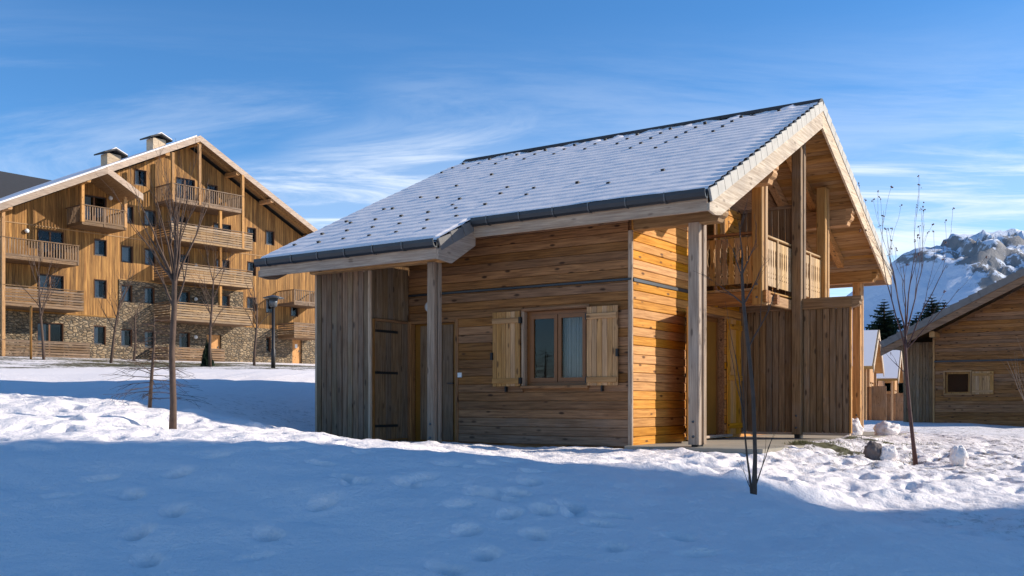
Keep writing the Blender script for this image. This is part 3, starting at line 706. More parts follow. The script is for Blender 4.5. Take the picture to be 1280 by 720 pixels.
# --- roof
rx0, rx1, nx_ = -6.547, 1.594, -2.477
EY, LY = -0.705, -1.623
def slab(x0, x1, y0, y1, top, bot): # sloped slab between y0 and y1
    v = []
    for x in (x0, x1): v += [(x, y0, zt(y0)-top), (x, y1, zt(y1)-top), (x, y1, zt(y1)-bot), (x, y0, zt(y0)-bot)]
    return v, [(0, 1, 2, 3), (7, 6, 5, 4), (0, 4, 5, 1), (1, 5, 6, 2), (2, 6, 7, 3), (3, 7, 4, 0)]
m = MB(); m.add(*slab(rx0+0.02, rx1-0.02, EY, RY, 0.0, 0.06)); m.add(*slab(rx0+0.02, nx_-0.02, LY, EY, 0.0, 0.06)); m.add(*slab(rx0+0.02, rx1-0.02, RY, 2*RY-EY, 0.0, 0.06))
roof = m.build('roof', M['dark_tile'], CH)
m = MB(); m.add(*slab(rx0+0.05, -0.03, EY+0.03, RY-0.02, 0.16, 0.20)); m.add(*slab(rx0+0.05, nx_-0.05, LY+0.03, EY+0.03, 0.16, 0.20)); m.add(*slab(rx0+0.05, -0.03, RY+0.02, 2*RY-EY-0.03, 0.16, 0.20))
m.build('soffit', wood('larch', 'x'), roof)
for side in (0, 1):
    k = 0; L = (RY-EY-0.06)/math.cos(PITCH); nb = int(L/0.118)
    for k in range(nb):
        yy = (EY+0.05)+(k+0.5)*0.118*math.cos(PITCH)
        y_ = yy if side == 0 else 2*RY-yy; z_ = zt(y_)-0.185
        board('soffit_board', 'larch', roof, -0.01, 1.53, y_-0.0575, y_+0.0575, z_-0.012, z_+0.012, 0.007, (PITCH if side == 0 else -PITCH, 0, 0))
for x in (0.60, -0.0):
    for y0, y1 in ((0.28, RY-0.12), (RY+0.12, 2*RY-0.28)):
        m = MB(); m.add(*slab(x+0.05, x+0.19, y0, y1, 0.215, 0.42)); m.build('rafter', wood('tan', 'y'), roof)  # lighter wood than the soffit: bounce light put into the colour
# barge boards: clipped tip at the eaves
def barge(x0, x1, y0, kind, back=False, ytop=RY, d0=0.17, d1=0.48):
    Y = (lambda y: 2*RY-y) if back else (lambda y: y)
    pl = [(y0, zt(y0)-d0), (ytop, zt(ytop)-d0), (ytop, zt(ytop)-d1), (y0+0.42, zt(y0+0.42)-d1), (y0+0.22, zt(y0)-0.30), (y0, zt(y0)-0.27)]
    MB().prism([(Y(a), b) for a, b in pl], x1-x0, 'x', x0).build('barge_board', wood(kind, 'y'), roof)
barge(1.555, 1.594, EY, 'white'); barge(1.555, 1.594, EY, 'white', True)
barge(-6.547, -6.51, LY, 'pale'); barge(-6.547, -6.51, EY, 'pale', True)
m = MB(); m.prism([(LY, zt(LY)-0.12), (EY+0.05, zt(EY+0.05)-0.12), (EY+0.05, zt(EY)-0.40), (LY+0.34, zt(LY)-0.31), (LY, zt(LY)-0.28)], 0.04, 'x', nx_-0.04)
m.build('barge_board', wood('pale', 'y'), roof)
board('fascia', 'pale', roof, nx_, 1.553, EY, EY+0.035, 3.36, 3.545, 0.006)
board('fascia', 'pale', roof, rx0+0.04, nx_-0.042, LY, LY+0.035, 2.915, 3.095, 0.006)
board('fascia', 'pale', roof, rx0+0.04, 1.553, 2*RY-EY-0.035, 2*RY-EY, 3.36, 3.545, 0.006)
def gutter(x0, x1, ye, zb):
    m = MB(); pr_ = [(ye-0.004, zb+0.115), (ye-0.004, zb), (ye-0.06, zb-0.006), (ye-0.10, zb+0.02), (ye-0.115, zb+0.075), (ye-0.115, zb+0.125), (ye-0.10, zb+0.125), (ye-0.10, zb+0.07), (ye-0.055, zb+0.012), (ye-0.02, zb+0.02), (ye-0.02, zb+0.115)]
    g = m.prism(pr_, x1-x0, 'x', x0).build('gutter', M['gutter'], roof)
    x = x0+0.3
    while x < x1-0.1:
        MB().prism([(ye-0.002, zb-0.012), (ye-0.063, zb-0.017), (ye-0.108, zb+0.012), (ye-0.126, zb+0.07), (ye-0.126, zb+0.13), (ye-0.119, zb+0.13), (ye-0.119, zb+0.072), (ye-0.103, zb+0.017), (ye-0.061, zb-0.009), (ye-0.002, zb-0.004)], 0.022, 'x', x).build('gutter_bracket', M['bracket'], g)
        x += 0.62
gutter(nx_+0.02, 1.57, EY, 3.535); gutter(rx0+0.01, nx_-0.02, LY, 3.09)
# verge tiles
def verge(x0, x1, ya, yb, n, mat, back=False):
    st = (yb-ya)/n; L = st/math.cos(PITCH)
    for k in range(n):
        yc = ya+(k+0.5)*st
        if back: yc = 2*RY-yc
        m = MB(); hl = L*0.475
        m.prism([(-hl, -0.155), (hl, -0.155), (hl, 0.006), (-hl, 0.036)] if not back else [(-hl, -0.155), (hl, -0.155), (hl, 0.036), (-hl, 0.006)], x1-x0, 'x', x0)
        key = ('verge', round(x0, 3), back, mat.name)
        if key not in _bm: _bm[key] = m.mesh('verge_tile', mat)
        link('verge_tile', _bm[key], roof, (0, yc, zt(yc)), ((PITCH if not back else -PITCH)+random.Random(k).uniform(-.012, .012), 0, 0))
verge(1.57, 1.606, EY, RY-0.03, 21, M['verge_tile']); verge(1.57, 1.606, EY, RY-0.03, 21, M['verge_tile'], True)
verge(nx_-0.03, nx_+0.008, LY, EY, 3, M['tile'])
for k in range(17):
    x = rx0+0.02+k*(rx1-rx0-0.04)/17
    MB().prism([(RY-0.17, RZ-0.055), (RY-0.16, RZ-0.02), (RY-0.06, RZ+0.045), (RY, RZ+0.06), (RY+0.06, RZ+0.045), (RY+0.16, RZ-0.02), (RY+0.17, RZ-0.055)], (rx1-rx0)/17+0.01, 'x', x).build('ridge_tile', M['dark_tile'], roof)
# snow on both slopes: shallow steps where it has settled on the tile courses
def roof_snow(sign):
    nxg = 330; course = 0.252
    ys_ = []; y = LY-0.03 if sign > 0 else EY-0.02
    while y < RY-0.10: ys_.append(y); y += course*math.cos(PITCH)/7
    X = np.linspace(rx0+0.005, rx1-0.030, nxg); Y = np.array(ys_); gx, gy = np.meshgrid(X, Y)
    sdist = (gy-EY)/math.cos(PITCH)/course; fr = sdist-np.floor(sdist)
    step = 0.013*(1-fr)**0.9*np.minimum(fr*7, 1)
    n1 = fbm(gx*0.9, gy*0.9, 4, 61); n2 = fbm(gx*3.1, gy*6.0, 3, 63)
    th = 0.058+0.026*n1+0.005*n2+step*(0.95+0.9*n2)
    top = sstep(gy, RY-0.75, RY-0.15); th = th-top*(0.040+0.10*fbm(gx*4, gy*5, 3, 68))
    edge = sstep(gx, rx1-0.45, rx1-0.10); th = th*(1-0.45*edge)+edge*0.030*np.clip(fr*4, 0, 1)*(1-fr)
    lip = np.minimum(sstep(gy, (LY if sign > 0 else EY)-0.03, (LY if sign > 0 else EY)+0.10), 1)
    th = th*lip+(1-lip)*0.005
    th = np.where((gx > nx_-0.1) & (gx < nx_+0.1) & (gy < EY), th*0.7, th)
    yy = gy if sign > 0 else 2*RY-gy
    zz = RZ-TP*np.abs(gy-RY)+th
    v = np.stack([gx, yy, zz], -1).reshape(-1, 3); ii = np.arange(gx.size).reshape(gx.shape)
    f = np.stack([ii[:-1, :-1], ii[:-1, 1:], ii[1:, 1:], ii[1:, :-1]], -1).reshape(-1, 4)
    if sign > 0:
        cx_ = gx[:-1, :-1].ravel(); cy_ = gy[:-1, :-1].ravel(); f = f[~((cx_ > nx_-0.045) & (cy_ < EY-0.025))]
    else: f = f[:, ::-1]
    me = bpy.data.meshes.new('roof_snow'); me.from_pydata(v.tolist(), [], f.tolist()); me.polygons.foreach_set('use_smooth', [True]*len(f)); me.materials.append(M['roof_snow'])
    link('roof_snow', me, roof)
roof_snow(1); roof_snow(-1)
sg = MB().box(-0.028, 0.028, -0.015, 0.02, -0.02, 0.066).box(-0.02, 0.02, 0.02, 0.045, -0.02, 0.05).mesh('snow_guard', M['iron'])
rr = random.Random(4)
def guard(x, s):
    y = RY-s*math.cos(PITCH); link('snow_guard', sg, roof, (x, y, zt(y)+0.02), (PITCH, 0, 0))
for k in range(11):
    x = 0.95-k*0.72
    for j in range({0: 1, 1: 4, 2: 6, 3: 5}.get(k, 3)): guard(x-0.05*j, 0.55+0.36*j)
for k in range(6): guard(0.25-k*0.78, 4.75 if k % 2 else 4.35)
for k in range(6): guard(-2.75-k*0.62, 5.05); guard(-2.95-k*0.62, 5.65); guard(-3.2-k*0.60, 6.25)
for k in range(5): guard(-2.2-k*0.80, 3.9 if k % 2 else 4.3); guard(-4.3-k*0.45, 2.4+0.62*k)

# ------------------------------------------------------------------ apartment block on the hill
t = NT('vertical_larch_cladding')
c = t.coord('Object', (1, 1, 1)); sx = t.n.new('ShaderNodeSeparateXYZ'); t.l.new(c, sx.inputs[0])
bx = t.math('MULTIPLY', sx.outputs[0], 1/0.19); idn = t.math('FLOOR', bx); frc = t.math('FRACT', bx)
wnz = t.n.new('ShaderNodeTexWhiteNoise'); wnz.noise_dimensions = '1D'; t.l.new(idn, wnz.inputs['W'])
cb = t.n.new('ShaderNodeCombineXYZ'); t.l.new(t.math('MULTIPLY', sx.outputs[0], 9), cb.inputs[0]); t.l.new(t.math('ADD', t.math('MULTIPLY', sx.outputs[2], 0.45), t.math('MULTIPLY', wnz.outputs['Value'], 40)), cb.inputs[2])
g = t.noise(cb.outputs[0], 1.3, 6, 0.65, 0.4)
colr = t.mix(t.rng(g, 0.3, 0.72), (0.165, 0.068, 0.017), (0.47, 0.240, 0.068))
hs = t.n.new('ShaderNodeHueSaturation'); t.l.new(colr, hs.inputs['Color']); t.l.new(t.rng(wnz.outputs['Value'], 0, 1, 0.62, 1.28, False), hs.inputs['Value'])
gr = t.rng(t.math('ABSOLUTE', t.math('SUBTRACT', frc, 0.5)), 0.43, 0.49)
M['clad'] = t.fin(t.mix(t.math('MULTIPLY', gr, 0.7), hs.outputs[0], (0.06, 0.03, 0.012)), 0.75, t.bump(t.math('SUBTRACT', 1.0, gr), 0.8, 0.03), 0, 0.3)
t = NT('rubble_stone')
c = t.coord('Object', (3.2, 3.2, 7.0)); ed = t.voro(c, 1.0, 'DISTANCE_TO_EDGE'); cc = t.n.new('ShaderNodeTexVoronoi'); t.l.new(c, cc.inputs['Vector']); cc.inputs['Scale'].default_value = 1.0
sp = t.n.new('ShaderNodeSeparateColor'); t.l.new(cc.outputs['Color'], sp.inputs[0])
st = t.mix(sp.outputs[0], (0.095, 0.07, 0.048), (0.31, 0.235, 0.155)); st = t.mix(t.math('MULTIPLY', sp.outputs[1], 0.35), st, (0.40, 0.27, 0.14))
M['stone'] = t.fin(t.mix(t.rng(ed, 0.10, 0.02), st, (0.10, 0.085, 0.065)), 0.9, t.bump(t.rng(ed, 0.0, 0.2), 1.0, 0.06), 0, 0.2)
M['win_dark'] = simple('dark_window_frame', (0.035, 0.025, 0.020), 0.5)
M['reveal'] = simple('brown_reveal', (0.17, 0.072, 0.030), 0.6, 0, 0.3, 0.2, 3)

def roof_line(s): return 19.30-0.505*abs(s+1.95)
AP = empty('apartment_building', (-21.7, 71.4, 0), R(50), 'tall timber and stone apartment block with stacked balconies, on the slope', 'building')
AW = [(-6.02,-5.14,15.4,16.5),(-6.93,-6.08,12.75,13.9),(-5.32,-4.43,12.75,13.85),(-8.84,-7.97,10.3,11.4),(-6.96,-6.13,10.05,11.2),(-5.28,-4.46,10.05,11.2),(-8.84,-7.97,7.5,8.75),(-7.01,-6.19,7.4,8.55),(-5.32,-4.55,7.4,8.55),(-8.89,-8.05,4.45,5.7),(-7.01,-6.19,4.4,5.58),(-5.32,-4.55,4.4,5.58),
      (2.99,3.77,12.7,13.77),(4.63,5.44,12.65,13.75),(2.99,3.77,10.15,11.2),(2.95,3.77,7.5,8.55),(4.63,5.44,7.45,8.55),(6.95,7.71,7.35,8.5),(4.63,5.07,4.5,5.64)]
AD = [(-0.48,0.45,14.55,16.4),(-2.9,-1.4,14.55,16.5),(-3.33,-2.09,11.85,13.75),(0.11,1.6,11.85,13.7),(-2.71,-1.83,9.12,11.1),(0.31,1.46,9.12,11.1),(-2.71,-1.83,6.42,8.5),(0.51,1.46,6.42,8.5),(-2.71,-1.83,3.6,5.6),(-9.57,-8.0,12.1,14.2),(-12.5,-10.83,9.4,11.55),(-12.5,-10.83,6.6,8.75),(-12.55,-10.88,3.4,5.7)]
AE = [(7.1,8.03,3.6,5.64),(-0.48,0.72,3.6,5.55)]
def stone_top(s): return 6.25 if s < -7.15 or s > 2.6 else 8.85
SBR = [-7.15, 2.6, -1.95, -9.5]
def ztw(s): return roof_line(s)-0.55
allh = AW+AD+AE
SL, SR = -15.6, 12.0
apw = wall_holes('timber_wall', M['clad'], AP, 'y', 0.0, SL, SR, 6.2, ztw, [h for h in allh if h[3] > stone_top((h[0]+h[1])/2)], 0.20, SBR, zmin=lambda s: stone_top(s))
aps = wall_holes('stone_base', M['stone'], AP, 'y', -0.06, SL, SR, 1.5, stone_top, [h for h in allh if h[2] < stone_top((h[0]+h[1])/2)], 0.26, SBR)
m = MB(); m.quad((SL, 0, 1.5), (SL, 16, 1.5), (SL, 16, ztw(SL)), (SL, 0, ztw(SL))); m.quad((SR, 0, 1.5), (SR, 16, 1.5), (SR, 16, ztw(SR)), (SR, 0, ztw(SR)))
m.add([(SL, 16, 1.5), (SR, 16, 1.5), (SR, 16, ztw(SR)), (-1.95, 16, ztw(-1.95)), (SL, 16, ztw(SL))], [(0, 1, 2, 3, 4)]); m.build('rear_wall', M['clad'], AP)
for k in range(5): MB().box(SL+0.1, SR-0.1, 0.9, 0.95, 3.2+2.7*k, 5.8+2.7*k).build('dark_room_sheet', M['room'], AP) if k < 3 else MB().box(SL+0.1+4.5*(k-2), SR-0.1-3.5*(k-2), 0.9, 0.95, 3.2+2.7*k, 5.8+2.7*k).build('dark_room_sheet', M['room'], AP)
for z in (6.0, 8.68, 11.4):   # storey boards
    board('storey_trim', 'larch', AP, SL, -7.2 if z < 8 else (SR if z > 9 else SR), -0.03, -0.002, z+0.3, z+0.36, 0.004) if z != 8.68 else board('storey_trim', 'larch', AP, -7.1, 2.55, -0.10, -0.064, 8.85, 8.93, 0.004)
def ap_window(h, kind):
    s0, s1, z0, z1 = h
    w = MB().box(s0+0.01, s0+0.09, 0.10, 0.17, z0+0.01, z1-0.01).box(s1-0.09, s1-0.01, 0.10, 0.17, z0+0.01, z1-0.01).box(s0+0.09, s1-0.09, 0.10, 0.17, z1-0.10, z1-0.01).box(s0+0.09, s1-0.09, 0.10, 0.17, z0+0.01, z0+0.10).build('window', M['win_dark'], AP)
    if s1-s0 > 1.0:
        c_ = (s0+s1)/2; MB().box(c_-0.05, c_+0.05, 0.09, 0.165, z0+0.10, z1-0.10).build('mullion', M['reveal'], w)
    MB().box(s0+0.08, s1-0.08, 0.13, 0.14, z0+0.09, z1-0.09).build('pane', M['glass'], w)
    MB().box(s1-0.035, s1-0.012, -0.045, 0.099, z0+0.02, z1-0.02).box(s0+0.012, s0+0.03, -0.045, 0.099, z0+0.02, z1-0.02).box(s0+0.03, s1-0.035, -0.045, 0.099, z1-0.035, z1-0.012).build('reveal', M['reveal'], w)
    rr_ = random.Random(int(s0*100+z0*10)).random()
    if kind == 'w': MB().box(s0+0.10, s0+0.10+(s1-s0-0.2)*(0.5 if rr_ < .75 else .85), 0.22, 0.24, z0+0.1, z1-0.1).build('blind', M['white_blind'], w)
    elif rr_ < .6: MB().box(s0+0.12, s0+0.12+(s1-s0-0.2)*0.38, 0.24, 0.26, z0+0.1, z1-0.1).build('curtain', M['white_blind'], w)
for h in AW: ap_window(h, 'w')
for h in AD: ap_window(h, 'd')
for h in AE:
    d = MB().box(h[0]+0.02, h[1]-0.02, 0.10, 0.15, h[2], h[3]-0.02).build('entrance_door', wood('honey', 'z'), AP)
    MB().box(h[1]-0.22, h[1]-0.16, 0.06, 0.10, h[2]+1.0, h[2]+1.12).build('handle', M['bracket'], d)
MB().box(7.45, 7.68, 0.085, 0.098, 4.9, 5.2).build('notice', M['plastic'], AP)
def ap_balcony(s0, s1, zf, depth, style, top=1.05, mat='umber', right=True):
    b = MB().box(s0, s1, -depth, -0.062, zf-0.22, zf-0.02).build('balcony', wood(mat, 'x'), AP)
    ds = [('x', s0, s1, -depth)]
    board('handrail', mat, b, s0-0.03, s1+0.03, -depth-0.05, -depth+0.07, zf+top-0.06, zf+top, 0.01)
    for sx_ in ((s0, s1) if right else (s0,)): board('handrail', mat, b, sx_-0.06, sx_+0.06, -depth+0.07, -0.07, zf+top-0.062, zf+top-0.003, 0.01)
    m = MB()
    if style == 'bars':
        n = int((s1-s0)/0.17)
        for k in range(n+1): x = s0+0.02+(s1-s0-0.04)*k/n; m.box(x-0.035, x+0.035, -depth, -depth+0.03, zf-0.02, zf+top-0.062)
        n2 = int(depth/0.17)
        for k in range(1, n2):
            for sx_ in ((s0, s1) if right else (s0,)): y = -depth+depth*k/n2; m.box(sx_-0.015, sx_+0.015, y-0.035, y+0.035, zf-0.02, zf+top-0.062)
        m.build('baluster', wood(mat, 'z'), b)
        board('bottom_rail', mat, b, s0, s1, -depth-0.025, -depth-0.001, zf-0.02, zf+0.10, 0.01)
        for k in range(3): x = s0+0.05+(s1-s0-0.1)*k/2; board('rail_post', mat, b, x-0.055, x+0.055, -depth-0.03, -depth-0.002, zf-0.2, zf+top-0.065, 0.008)
    else:
        for k in range(7):
            z = zf-0.20+k*0.165
            board('slat', 'straw' if style == 'pale' else mat, b, s0, s1, -depth-0.03, -depth-0.002, z, z+0.125, 0.006)
        for sx_ in ((s0, s1) if right else (s0,)):
            for k in range(7): z = zf-0.20+k*0.165; board('slat', mat, b, sx_-0.028, sx_, -depth, -0.07, z, z+0.125, 0.006)
    return b
ap_balcony(-4.45, 1.2, 14.45, 2.1, 'bars'); ap_balcony(-4.6, 1.95, 11.85, 2.1, 'pale'); ap_balcony(-4.6, 1.95, 9.12, 2.1, 'pale'); ap_balcony(-4.6, 1.95, 6.42, 2.1, 'pale')
ap_balcony(-10.7, -7.75, 12.05, 2.1, 'bars'); ap_balcony(-15.5, -10.9, 9.42, 2.1, 'bars'); ap_balcony(-15.5, -10.6, 6.60, 2.1, 'slat')
ap_balcony(-15.6, -10.2, 3.45, 2.1, 'slat', 0.95); ap_balcony(-4.9, -0.5, 3.45, 2.3, 'slat', 0.95)
ap_balcony(5.75, 8.6, 8.25, 2.0, 'bars', 0.95); ap_balcony(5.75, 8.6, 5.75, 2.0, 'slat', 0.95)
for s, y, z0, z1 in ((-4.4, -2.05, 14.3, 17.55), (-2.35, -2.05, 14.3, 18.5), (1.15, -2.05, 11.7, 17.0), (-10.65, -2.05, 12.0, 14.6), (-7.8, -2.05, 12.0, 14.0), (-15.45, -2.05, 3.3, 12.2), (-0.6, -1.9, 9.1, 14.2), (-0.6, -1.9, 6.4, 11.6), (8.3, -1.2, 12.0, 13.7)):
    board('post', 'tan', AP, s-0.10, s+0.10, y-0.10, y+0.10, z0, z1, 0.015)
for s, z in ((-1.4, 13.1), (-1.4, 10.4), (-13.2, 11.3), (-7.75, 14.2), (-1.4, 5.3), (-1.4, 8.0)):
    m = MB(); m.tube([(s, -0.02, z), (s, -0.10, z), (s, -0.18, z), (s, -0.22, z)], [0.10, 0.15, 0.12, 0.03], 10); m.build('wall_lamp', M['opal'], AP)
# roof
def ap_slab(m, sa, sb, ya, yb, top, bot, zf=roof_line):
    v = []
    for y in (ya, yb): v += [(sa, y, zf(sa)+top), (sb, y, zf(sb)+top), (sb, y, zf(sb)+bot), (sa, y, zf(sa)+bot)]
    m.add(v, [(0, 1, 2, 3), (7, 6, 5, 4), (0, 4, 5, 1), (1, 5, 6, 2), (2, 6, 7, 3), (3, 7, 4, 0)])
AR = -1.95
m = MB(); ap_slab(m, -16.6, AR, -1.5, 17, 0.0, -0.16); ap_slab(m, AR, 13.2, -1.5, 17, 0.0, -0.16); ap_slab(m, -16.6, -9.5, -3.0, -1.502, 0.0, -0.16)
bay = lambda s: 15.49-0.55*(s+9.5)
ap_slab(m, -9.5, -7.1, -3.0, -0.02, 0.0, -0.16, bay)
apr = m.build('roof', M['dark_tile'], AP)
m = MB(); ap_slab(m, -16.55, AR-0.2, -1.44, 16.8, 0.10, 0.004); ap_slab(m, -16.55, -9.6, -2.94, -1.46, 0.10, 0.004); ap_slab(m, AR+0.3, 13.0, -1.2, 16.8, 0.10, 0.004)
m.build('roof_snow', M['roof_snow'], apr)
def ap_barge(sa, sb, y, zf=roof_line, d=0.42, kind='pale'):
    m = MB(); ap_slab(m, sa, sb, y-0.06, y, -0.0, -d, zf); m.build('barge_board', wood(kind, 'x'), apr)
ap_barge(-9.4, AR, -1.502); ap_barge(AR, 13.2, -1.502); ap_barge(-16.6, -9.5, -3.002, kind='pale'); ap_barge(-9.5, -7.1, -3.002, bay, 0.42)
m = MB(); ap_slab(m, -16.5, AR, -1.45, -0.002, -0.20, -0.24); ap_slab(m, AR, 13.1, -1.45, -0.002, -0.20, -0.24); ap_slab(m, -16.5, -9.55, -2.95, -0.01, -0.17, -0.195); ap_slab(m, -9.5, -7.15, -2.95, -0.01, -0.17, -0.22, bay)
m.build('soffit', wood('larch', 'y'), apr)
for s in (4.2, 8.3, 1.2, -1.95, -4.4): 
    board('purlin', 'tan', apr, s-0.16, s+0.16, -1.44, -0.01, roof_line(s)-0.62, roof_line(s)-0.30, 0.05)
for s in (-15.4, -10.65): board('purlin', 'tan', apr, s-0.14, s+0.14, -2.9, -0.01, roof_line(s)-0.55, roof_line(s)-0.24, 0.05)
for y in (-0.75,):
    m = MB(); ap_slab(m, AR, 13.0, y-0.07, y+0.07, -0.245, -0.45); m.build('rafter', wood('larch', 'x'), apr)
def chimney(par, s, y, z0, z1, w=0.75):
    ch = MB().box(s-w, s+w, y-0.45, y+0.45, z0, z1).build('chimney', wood('white', 'x'), par)
    m = MB(); m.prism([(s-w-0.35, z1+0.02), (s, z1+0.36), (s+w+0.35, z1+0.02), (s+w+0.35, z1-0.08), (s, z1+0.24), (s-w-0.35, z1-0.08)], 1.5, 'y', y-0.75); m.build('chimney_cap', M['dark_tile'], ch)
    m = MB(); m.prism([(s-0.5, z1+0.13), (s, z1+0.44), (s+w+0.35, z1+0.10), (s+w+0.35, z1+0.024), (s, z1+0.364)], 1.4, 'y', y-0.7); m.build('cap_snow', M['roof_snow'], ch)
chimney(apr, -2.9, 2.6, 17.8, 19.5, 0.5); chimney(apr, -6.3, 2.6, 16.2, 17.75, 0.5)

def far_block(name, loc, rz, w, d, eave, pitch, label, z0=2.0, over=1.0, cat='building', group=None, chim=None, snow=True, storeys=0):
    e = empty(name, loc, rz, label, cat, group)
    rz_ = eave+pitch*w/2
    m = MB(); m.add([(0, 0, z0), (w, 0, z0), (w, 0, eave), (w/2, 0, rz_), (0, 0, eave)] + [(0, d, z0), (w, d, z0), (w, d, eave), (w/2, d, rz_), (0, d, eave)],
                    [(0, 1, 2, 3, 4), (9, 8, 7, 6, 5), (0, 4, 9, 5), (1, 6, 7, 2), (0, 5, 6, 1)])
    m.build('wall', M['clad'], e)
    def sl(m, sa, sb, top, bot, g=over):
        f = lambda s: rz_+0.30-pitch*abs(s-w/2); v = []
        for y in (-g, d+g): v += [(sa, y, f(sa)+top), (sb, y, f(sb)+top), (sb, y, f(sb)+bot), (sa, y, f(sa)+bot)]
        m.add(v, [(0, 1, 2, 3), (7, 6, 5, 4), (0, 4, 5, 1), (1, 5, 6, 2), (2, 6, 7, 3), (3, 7, 4, 0)])
    m = MB(); sl(m, -over, w/2, 0, -0.25); sl(m, w/2, w+over, 0, -0.25); r_ = m.build('roof', M['dark_tile'], e)
    if snow: m = MB(); sl(m, -over+0.05, w/2-0.8, 0.10, 0.004, over-0.1); sl(m, w/2+0.8, w+over-0.05, 0.10, 0.004, over-0.1); m.build('roof_snow', M['roof_snow'], r_)
    if chim: chimney(r_, *chim)
    def face_window(face, a, z):
        def bx(m, a0, a1, p0, p1, z0, z1):
            if face == 'front': m.box(a0, a1, -p1, -p0, z0, z1)
            elif face == 'left': m.box(-p1, -p0, a0, a1, z0, z1)
            else: m.box(w+p0, w+p1, a0, a1, z0, z1)
            return m
        m = MB(); bx(m, a, a+0.08, 0.0, 0.06, z, z+1.2); bx(m, a+0.92, a+1.0, 0.0, 0.06, z, z+1.2); bx(m, a+0.08, a+0.92, 0.0, 0.06, z+1.12, z+1.2); bx(m, a+0.08, a+0.92, 0.0, 0.06, z, z+0.08)
        f_ = m.build('window', M['reveal'], e); bx(MB(), a+0.08, a+0.92, 0.012, 0.024, z+0.08, z+1.12).build('pane', M['dark_pane'], f_)
    zf = gz(loc[0], loc[1])+1.2
    while zf+1.5 < eave:
        k_ = 1.2
        while k_ < w-1.5: face_window('front', k_, zf); k_ += 2.9
        k_ = 1.6
        while k_ < d-1.5: face_window('left', k_, zf); face_window('right', k_, zf); k_ += 3.3
        zf += 2.75
    return e, r_
# neighbours of the block: one up the slope, one further along
e2, r2 = far_block('apartment_building', (-55.5, 84, 0), R(-38), 20, 26, 15.9, 0.40, 'dark-roofed timber block half hidden behind the tall apartment block', 2.0, 1.2, snow=False)
m = MB()
for (a, b, y0, y1) in ((-0.9, 4.0, -1.0, 27.0), (4.0, 9.4, 16.0, 27.0)):
    f = lambda s: 15.9+0.40*10+0.30-0.40*abs(s-10)
    m.add([(a, y0, f(a)+.02), (b, y0, f(b)+.02), (b, y1, f(b)+.02), (a, y1, f(a)+.02), (a, y0, f(a)+.12), (b, y0, f(b)+.12), (b, y1, f(b)+.12), (a, y1, f(a)+.12)], [(0, 1, 2, 3), (4, 5, 6, 7), (0, 1, 5, 4), (1, 2, 6, 5), (2, 3, 7, 6), (3, 0, 4, 7)])
m.build('roof_snow', M['roof_snow'], r2)
e3, r3 = far_block('apartment_building', (-17.0, 96, 0), R(8), 13, 16, 14.0, 0.30, 'dark-tiled roof of a far block with a small chimney, beyond the chalet eaves', 2.0, 0.8, chim=(4.2, 1.5, 16.0, 17.6, 0.55), snow=False)
# tall block out of the picture on the right whose shade lies over the near snow
e4, r4 = far_block('apartment_building', (34, 3.0, 0), R(8.5), 12, 12.5, 19.8, 0.50, 'tall timber block beside the field, throwing its shade over the near snow', -2.0, 0.35)

# ------------------------------------------------------------------ timber house seen gable-on, to the right
RH_ = empty('timber_house', (17.55, 41, 0), R(-34), 'brown timber house with low tiled gable roof and one half-shuttered window', 'house')
WH = 9.2; hz = -0.6
def rhz(x): return 6.34-0.50*abs(x-4.6)
hh = [(0.42, 1.36, 1.02, 1.92)]
rw = wall_holes('front_wall', wood('brown', 'x'), RH_, 'y', 0.03, 0.0, WH, hz, lambda a: rhz(a)-0.45, hh, 0.14, [4.6])
for i in range(45):
    z0 = -0.35+i*0.155; z1 = z0+0.150
    if 2.30 < z0+0.07 < 2.42: continue
    xlo = 0.03 if z1 < rhz(0)-0.5 else 4.6-(6.34-0.52-z1)/0.5
    xhi = 9.2-xlo
    if xhi-xlo < 0.3: continue
    segs = [(xlo, xhi)]
    for h in hh:
        if z1 > h[2] and z0 < h[3]: segs = [(xlo, h[0]-0.06), (h[1]+0.06, xhi)]
    for a, b in segs: board('plank', 'brown', rw, a, b, 0.0, 0.028, z0, z1, 0.012)
board('flashing', None, rw, 0.0, WH, -0.05, 0.029, 2.33, 2.40, 0.005, mat=M['gutter'])
board('corner_board', 'tan', RH_, -0.06, 0.02, -0.03, 0.05, -0.4, 3.58, 0.006)
w = MB().box(0.42, 1.36, 0.10, 0.16, 1.02, 1.10).box(0.42, 1.36, 0.10, 0.16, 1.84, 1.92).box(0.42, 0.50, 0.10, 0.16, 1.10, 1.84).box(1.28, 1.36, 0.10, 0.16, 1.10, 1.84).build('window', wood('tan', 'z'), RH_)
MB().box(0.49, 1.29, 0.125, 0.132, 1.09, 1.85).build('pane', M['glass'], w); MB().box(0.3, 1.5, 0.5, 0.52, 0.9, 2.1).build('dark_room_sheet', M['room'], w)
for z in (0.985, 1.925): board('window_frame', 'tan', w, 0.36, 1.42, -0.025, 0.09, z, z+0.05, 0.006)
for x in (0.36, 1.37): board('window_frame', 'tan', w, x, x+0.05, -0.025, 0.09, 1.04, 1.922, 0.006)
s = empty('shutter'); s.parent = RH_
for i in range(6): board('plank', 'tan', s, 1.44+i*0.135, 1.44+i*0.135+0.13, -0.06, -0.034, 1.0, 1.93, 0.005)
for z in (1.12, 1.80): board('batten', 'tan', s, 1.46, 2.22, -0.085, -0.061, z-0.05, z+0.05, 0.005)
m = MB().box(-1.35, -0.05, 0.6, 9, hz, rhz(-1)-0.35).box(0.0, WH, 8.9, 9.0, hz, 4.0).box(WH-0.05, WH, 0.04, 9.0, hz, 4.0); sd_ = m.build('side_wall', wood('screen', 'z'), RH_)
for i in range(10): board('plank', 'screen', sd_, -1.35+i*0.13, -1.35+i*0.13+0.125, 0.565, 0.598, hz, rhz(-0.9)-0.38, 0.01)
m = MB()
